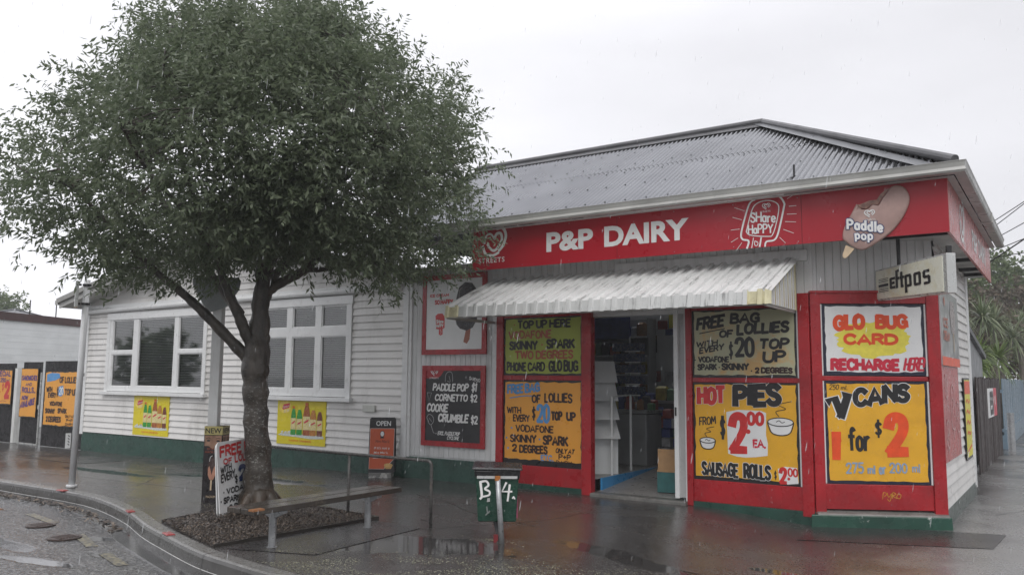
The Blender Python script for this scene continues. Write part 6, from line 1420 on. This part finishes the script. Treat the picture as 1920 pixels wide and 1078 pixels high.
fz = thing('chest_freezer', 'low white chest freezer inside the shop left of the counter', 'freezer', (-6.45, 12.3, .22)); g = MB(); g.box(0, .75, 0, .6, 0, .82); g.build('cabinet', M('freezer_grey', (.34, .35, .35), .4, .1, 4), fz, bevel=.02); g = MB(); g.box(-.01, .76, -.01, .61, .83, .88); g.build('lid', M('freezer_lid_grey', (.3, .31, .31), .3, .1, 4), fz, bevel=.01)
for k in range(12):
    packet(-6.4+.06*k, 12.35+r.uniform(0, .35), 1.105, r.uniform(.07, .13), .1, r.uniform(.1, .26), r.choice(PC), 'small dim packet piled on the chest freezer lid', 'packets on the freezer')
for k in range(26):
    packet(-5.55+.16*(k % 5)+r.uniform(-.02, .02), 12.55+r.uniform(0, .12), .225+.15*(k//5), .14, .16, .15, r.choice(PC), 'small dim carton in the floor stack before the shop counter', 'cartons stacked before the counter')
# newspaper stand: stepped sloping bins
ns_ = thing('newspaper_stand', 'white stepped newspaper stand just inside the left of the doorway', 'newspaper stand', (-5.86, 11.1, .22), R_(38))
g = MB(); g.box(-.2, .2, .12, .3, 0, 1.5); g.build('stand_back', SIGNW, ns_)
for k in range(4):
    z = .52+k*.27; y = .12-.0*k; o1 = .46-.07*k; g = MB()
    g.hexa([(-.2, -o1+.08, z), (.2, -o1+.08, z), (.2, y, z), (-.2, y, z), (-.2, y-.03, z+.32), (.2, y-.03, z+.32), (.2, y, z+.32), (-.2, y, z+.32)]); g.build('paper_bin', SIGNW, ns_)
g = MB(); g.box(-.2, .2, -.18, .12, 0, .5); g.build('stand_base', INTW, ns_)
rl = thing('entry_rail', 'white tube barrier inside the doorway above the blue kick board', 'rail', (-5.60, 10.9, .22)); g = MB(); g.tube([(0, 0, 0), (0, 0, 1.12), (-.06, .75, 1.14), (-.06, .75, 0)], .02, 8); g.build('tube', SIGNW, rl)
g = MB(); g.hexa([(0, 0, 0), (.03, 0, 0), (.03, 1.85, .165), (0, 1.85, .165), (0, 0, .172), (.03, 0, .172), (.03, 1.85, .172), (0, 1.85, .172)]); tag(g.build('kick_board', BLUEP, loc=(-5.55, 10.45, .052)), 'bright blue kick board along the left of the shop entry floor', 'kick board')
for k, (z, m_, lb) in enumerate(((.085, TEAL, 'printed teal carton on the floor inside the door, under the cardboard box'), (.36, CARD, 'plain brown cardboard box stacked on a teal carton inside the door'))):
    b_ = thing('cardboard_box', lb, 'box', (-4.62, 10.72, z), R_(12+6*k)); g = MB(); g.box(-.15, .2, -.13, .2, 0, .27); g.build('box_body', m_, b_); g = MB(); g.box(-.152, .202, -.02, .06, .271, .274); g.box(-.15, .19, -.135, -.1, .27, .30); g.build('flap', CARD, b_)
for (x0, x1, z0, z1, y, m_, lb) in ((-7.6, -6.75, 2.35, 2.75, 13.9, M('blue_poster_print', (.05, .07, .25), .4, .4, 6), 'dark blue poster high on the left inside the shop'), (-6.15, -5.75, 2.55, 2.85, 14.3, LEMON, 'yellow price poster high on the back wall of the shop'), (-5.72, -5.45, 2.5, 2.82, 14.3, PC[5], 'dark poster beside the yellow one on the back wall'), (-5.75, -5.3, 1.5, 2.0, 14.3, PC[6], 'brown picture poster low on the back wall of the shop'), (-6.6, -6.4, 2.1, 2.35, 14.3, PC[5], 'small dark notice on the back wall above the rack')):
    g = MB(); g.box(0, x1-x0, 0, .008, 0, z1-z0); g.box(.03, x1-x0-.03, -.002, 0, (z1-z0)*.55, (z1-z0)*.7); tag(g.build('wall_poster', m_, loc=(x0, y, z0)), lb, 'poster')
# falling rain: small elongated drops through the air in front of the shop
rg = np.random.default_rng(12); g = MB()
for k in range(850):
    d = rg.uniform(2.2, 9.5)**1.0; a = R_(34.1)+rg.uniform(-.58, .58); c = Vector((-math.sin(a)*d, math.cos(a)*d, rg.uniform(.1, 4.6)))
    if c.y > 9.6: continue
    l = rg.uniform(.008, .02); w = rg.uniform(.0009, .0016); t = Vector((.16, .0, 1)).normalized()
    g.tube([c-t*l, c-t*l*.3, c+t*l*.4, c+t*l], [w*.4, w, w*.8, w*.1], 5, cap=False)
m, N, L, b = newmat('rain_drop'); b.inputs['Base Color'].default_value = (.8, .82, .84, 1); b.inputs['Roughness'].default_value = .1; b.inputs['Alpha'].default_value = .32
g.build('rain', m, kind='stuff')
# rain haze: one thin even volume round everything
g = MB(); g.box(-100, 30, -70, 85, -1.2, 9.6)
m, N, L, b = newmat('rain_haze'); N.remove(b); pv = N.new('ShaderNodeVolumePrincipled'); pv.inputs['Color'].default_value = (.92, .93, .95, 1); pv.inputs['Density'].default_value = .002; L.new(pv.outputs[0], N['Material Output'].inputs['Volume'])
g.build('haze', m, kind='stuff')
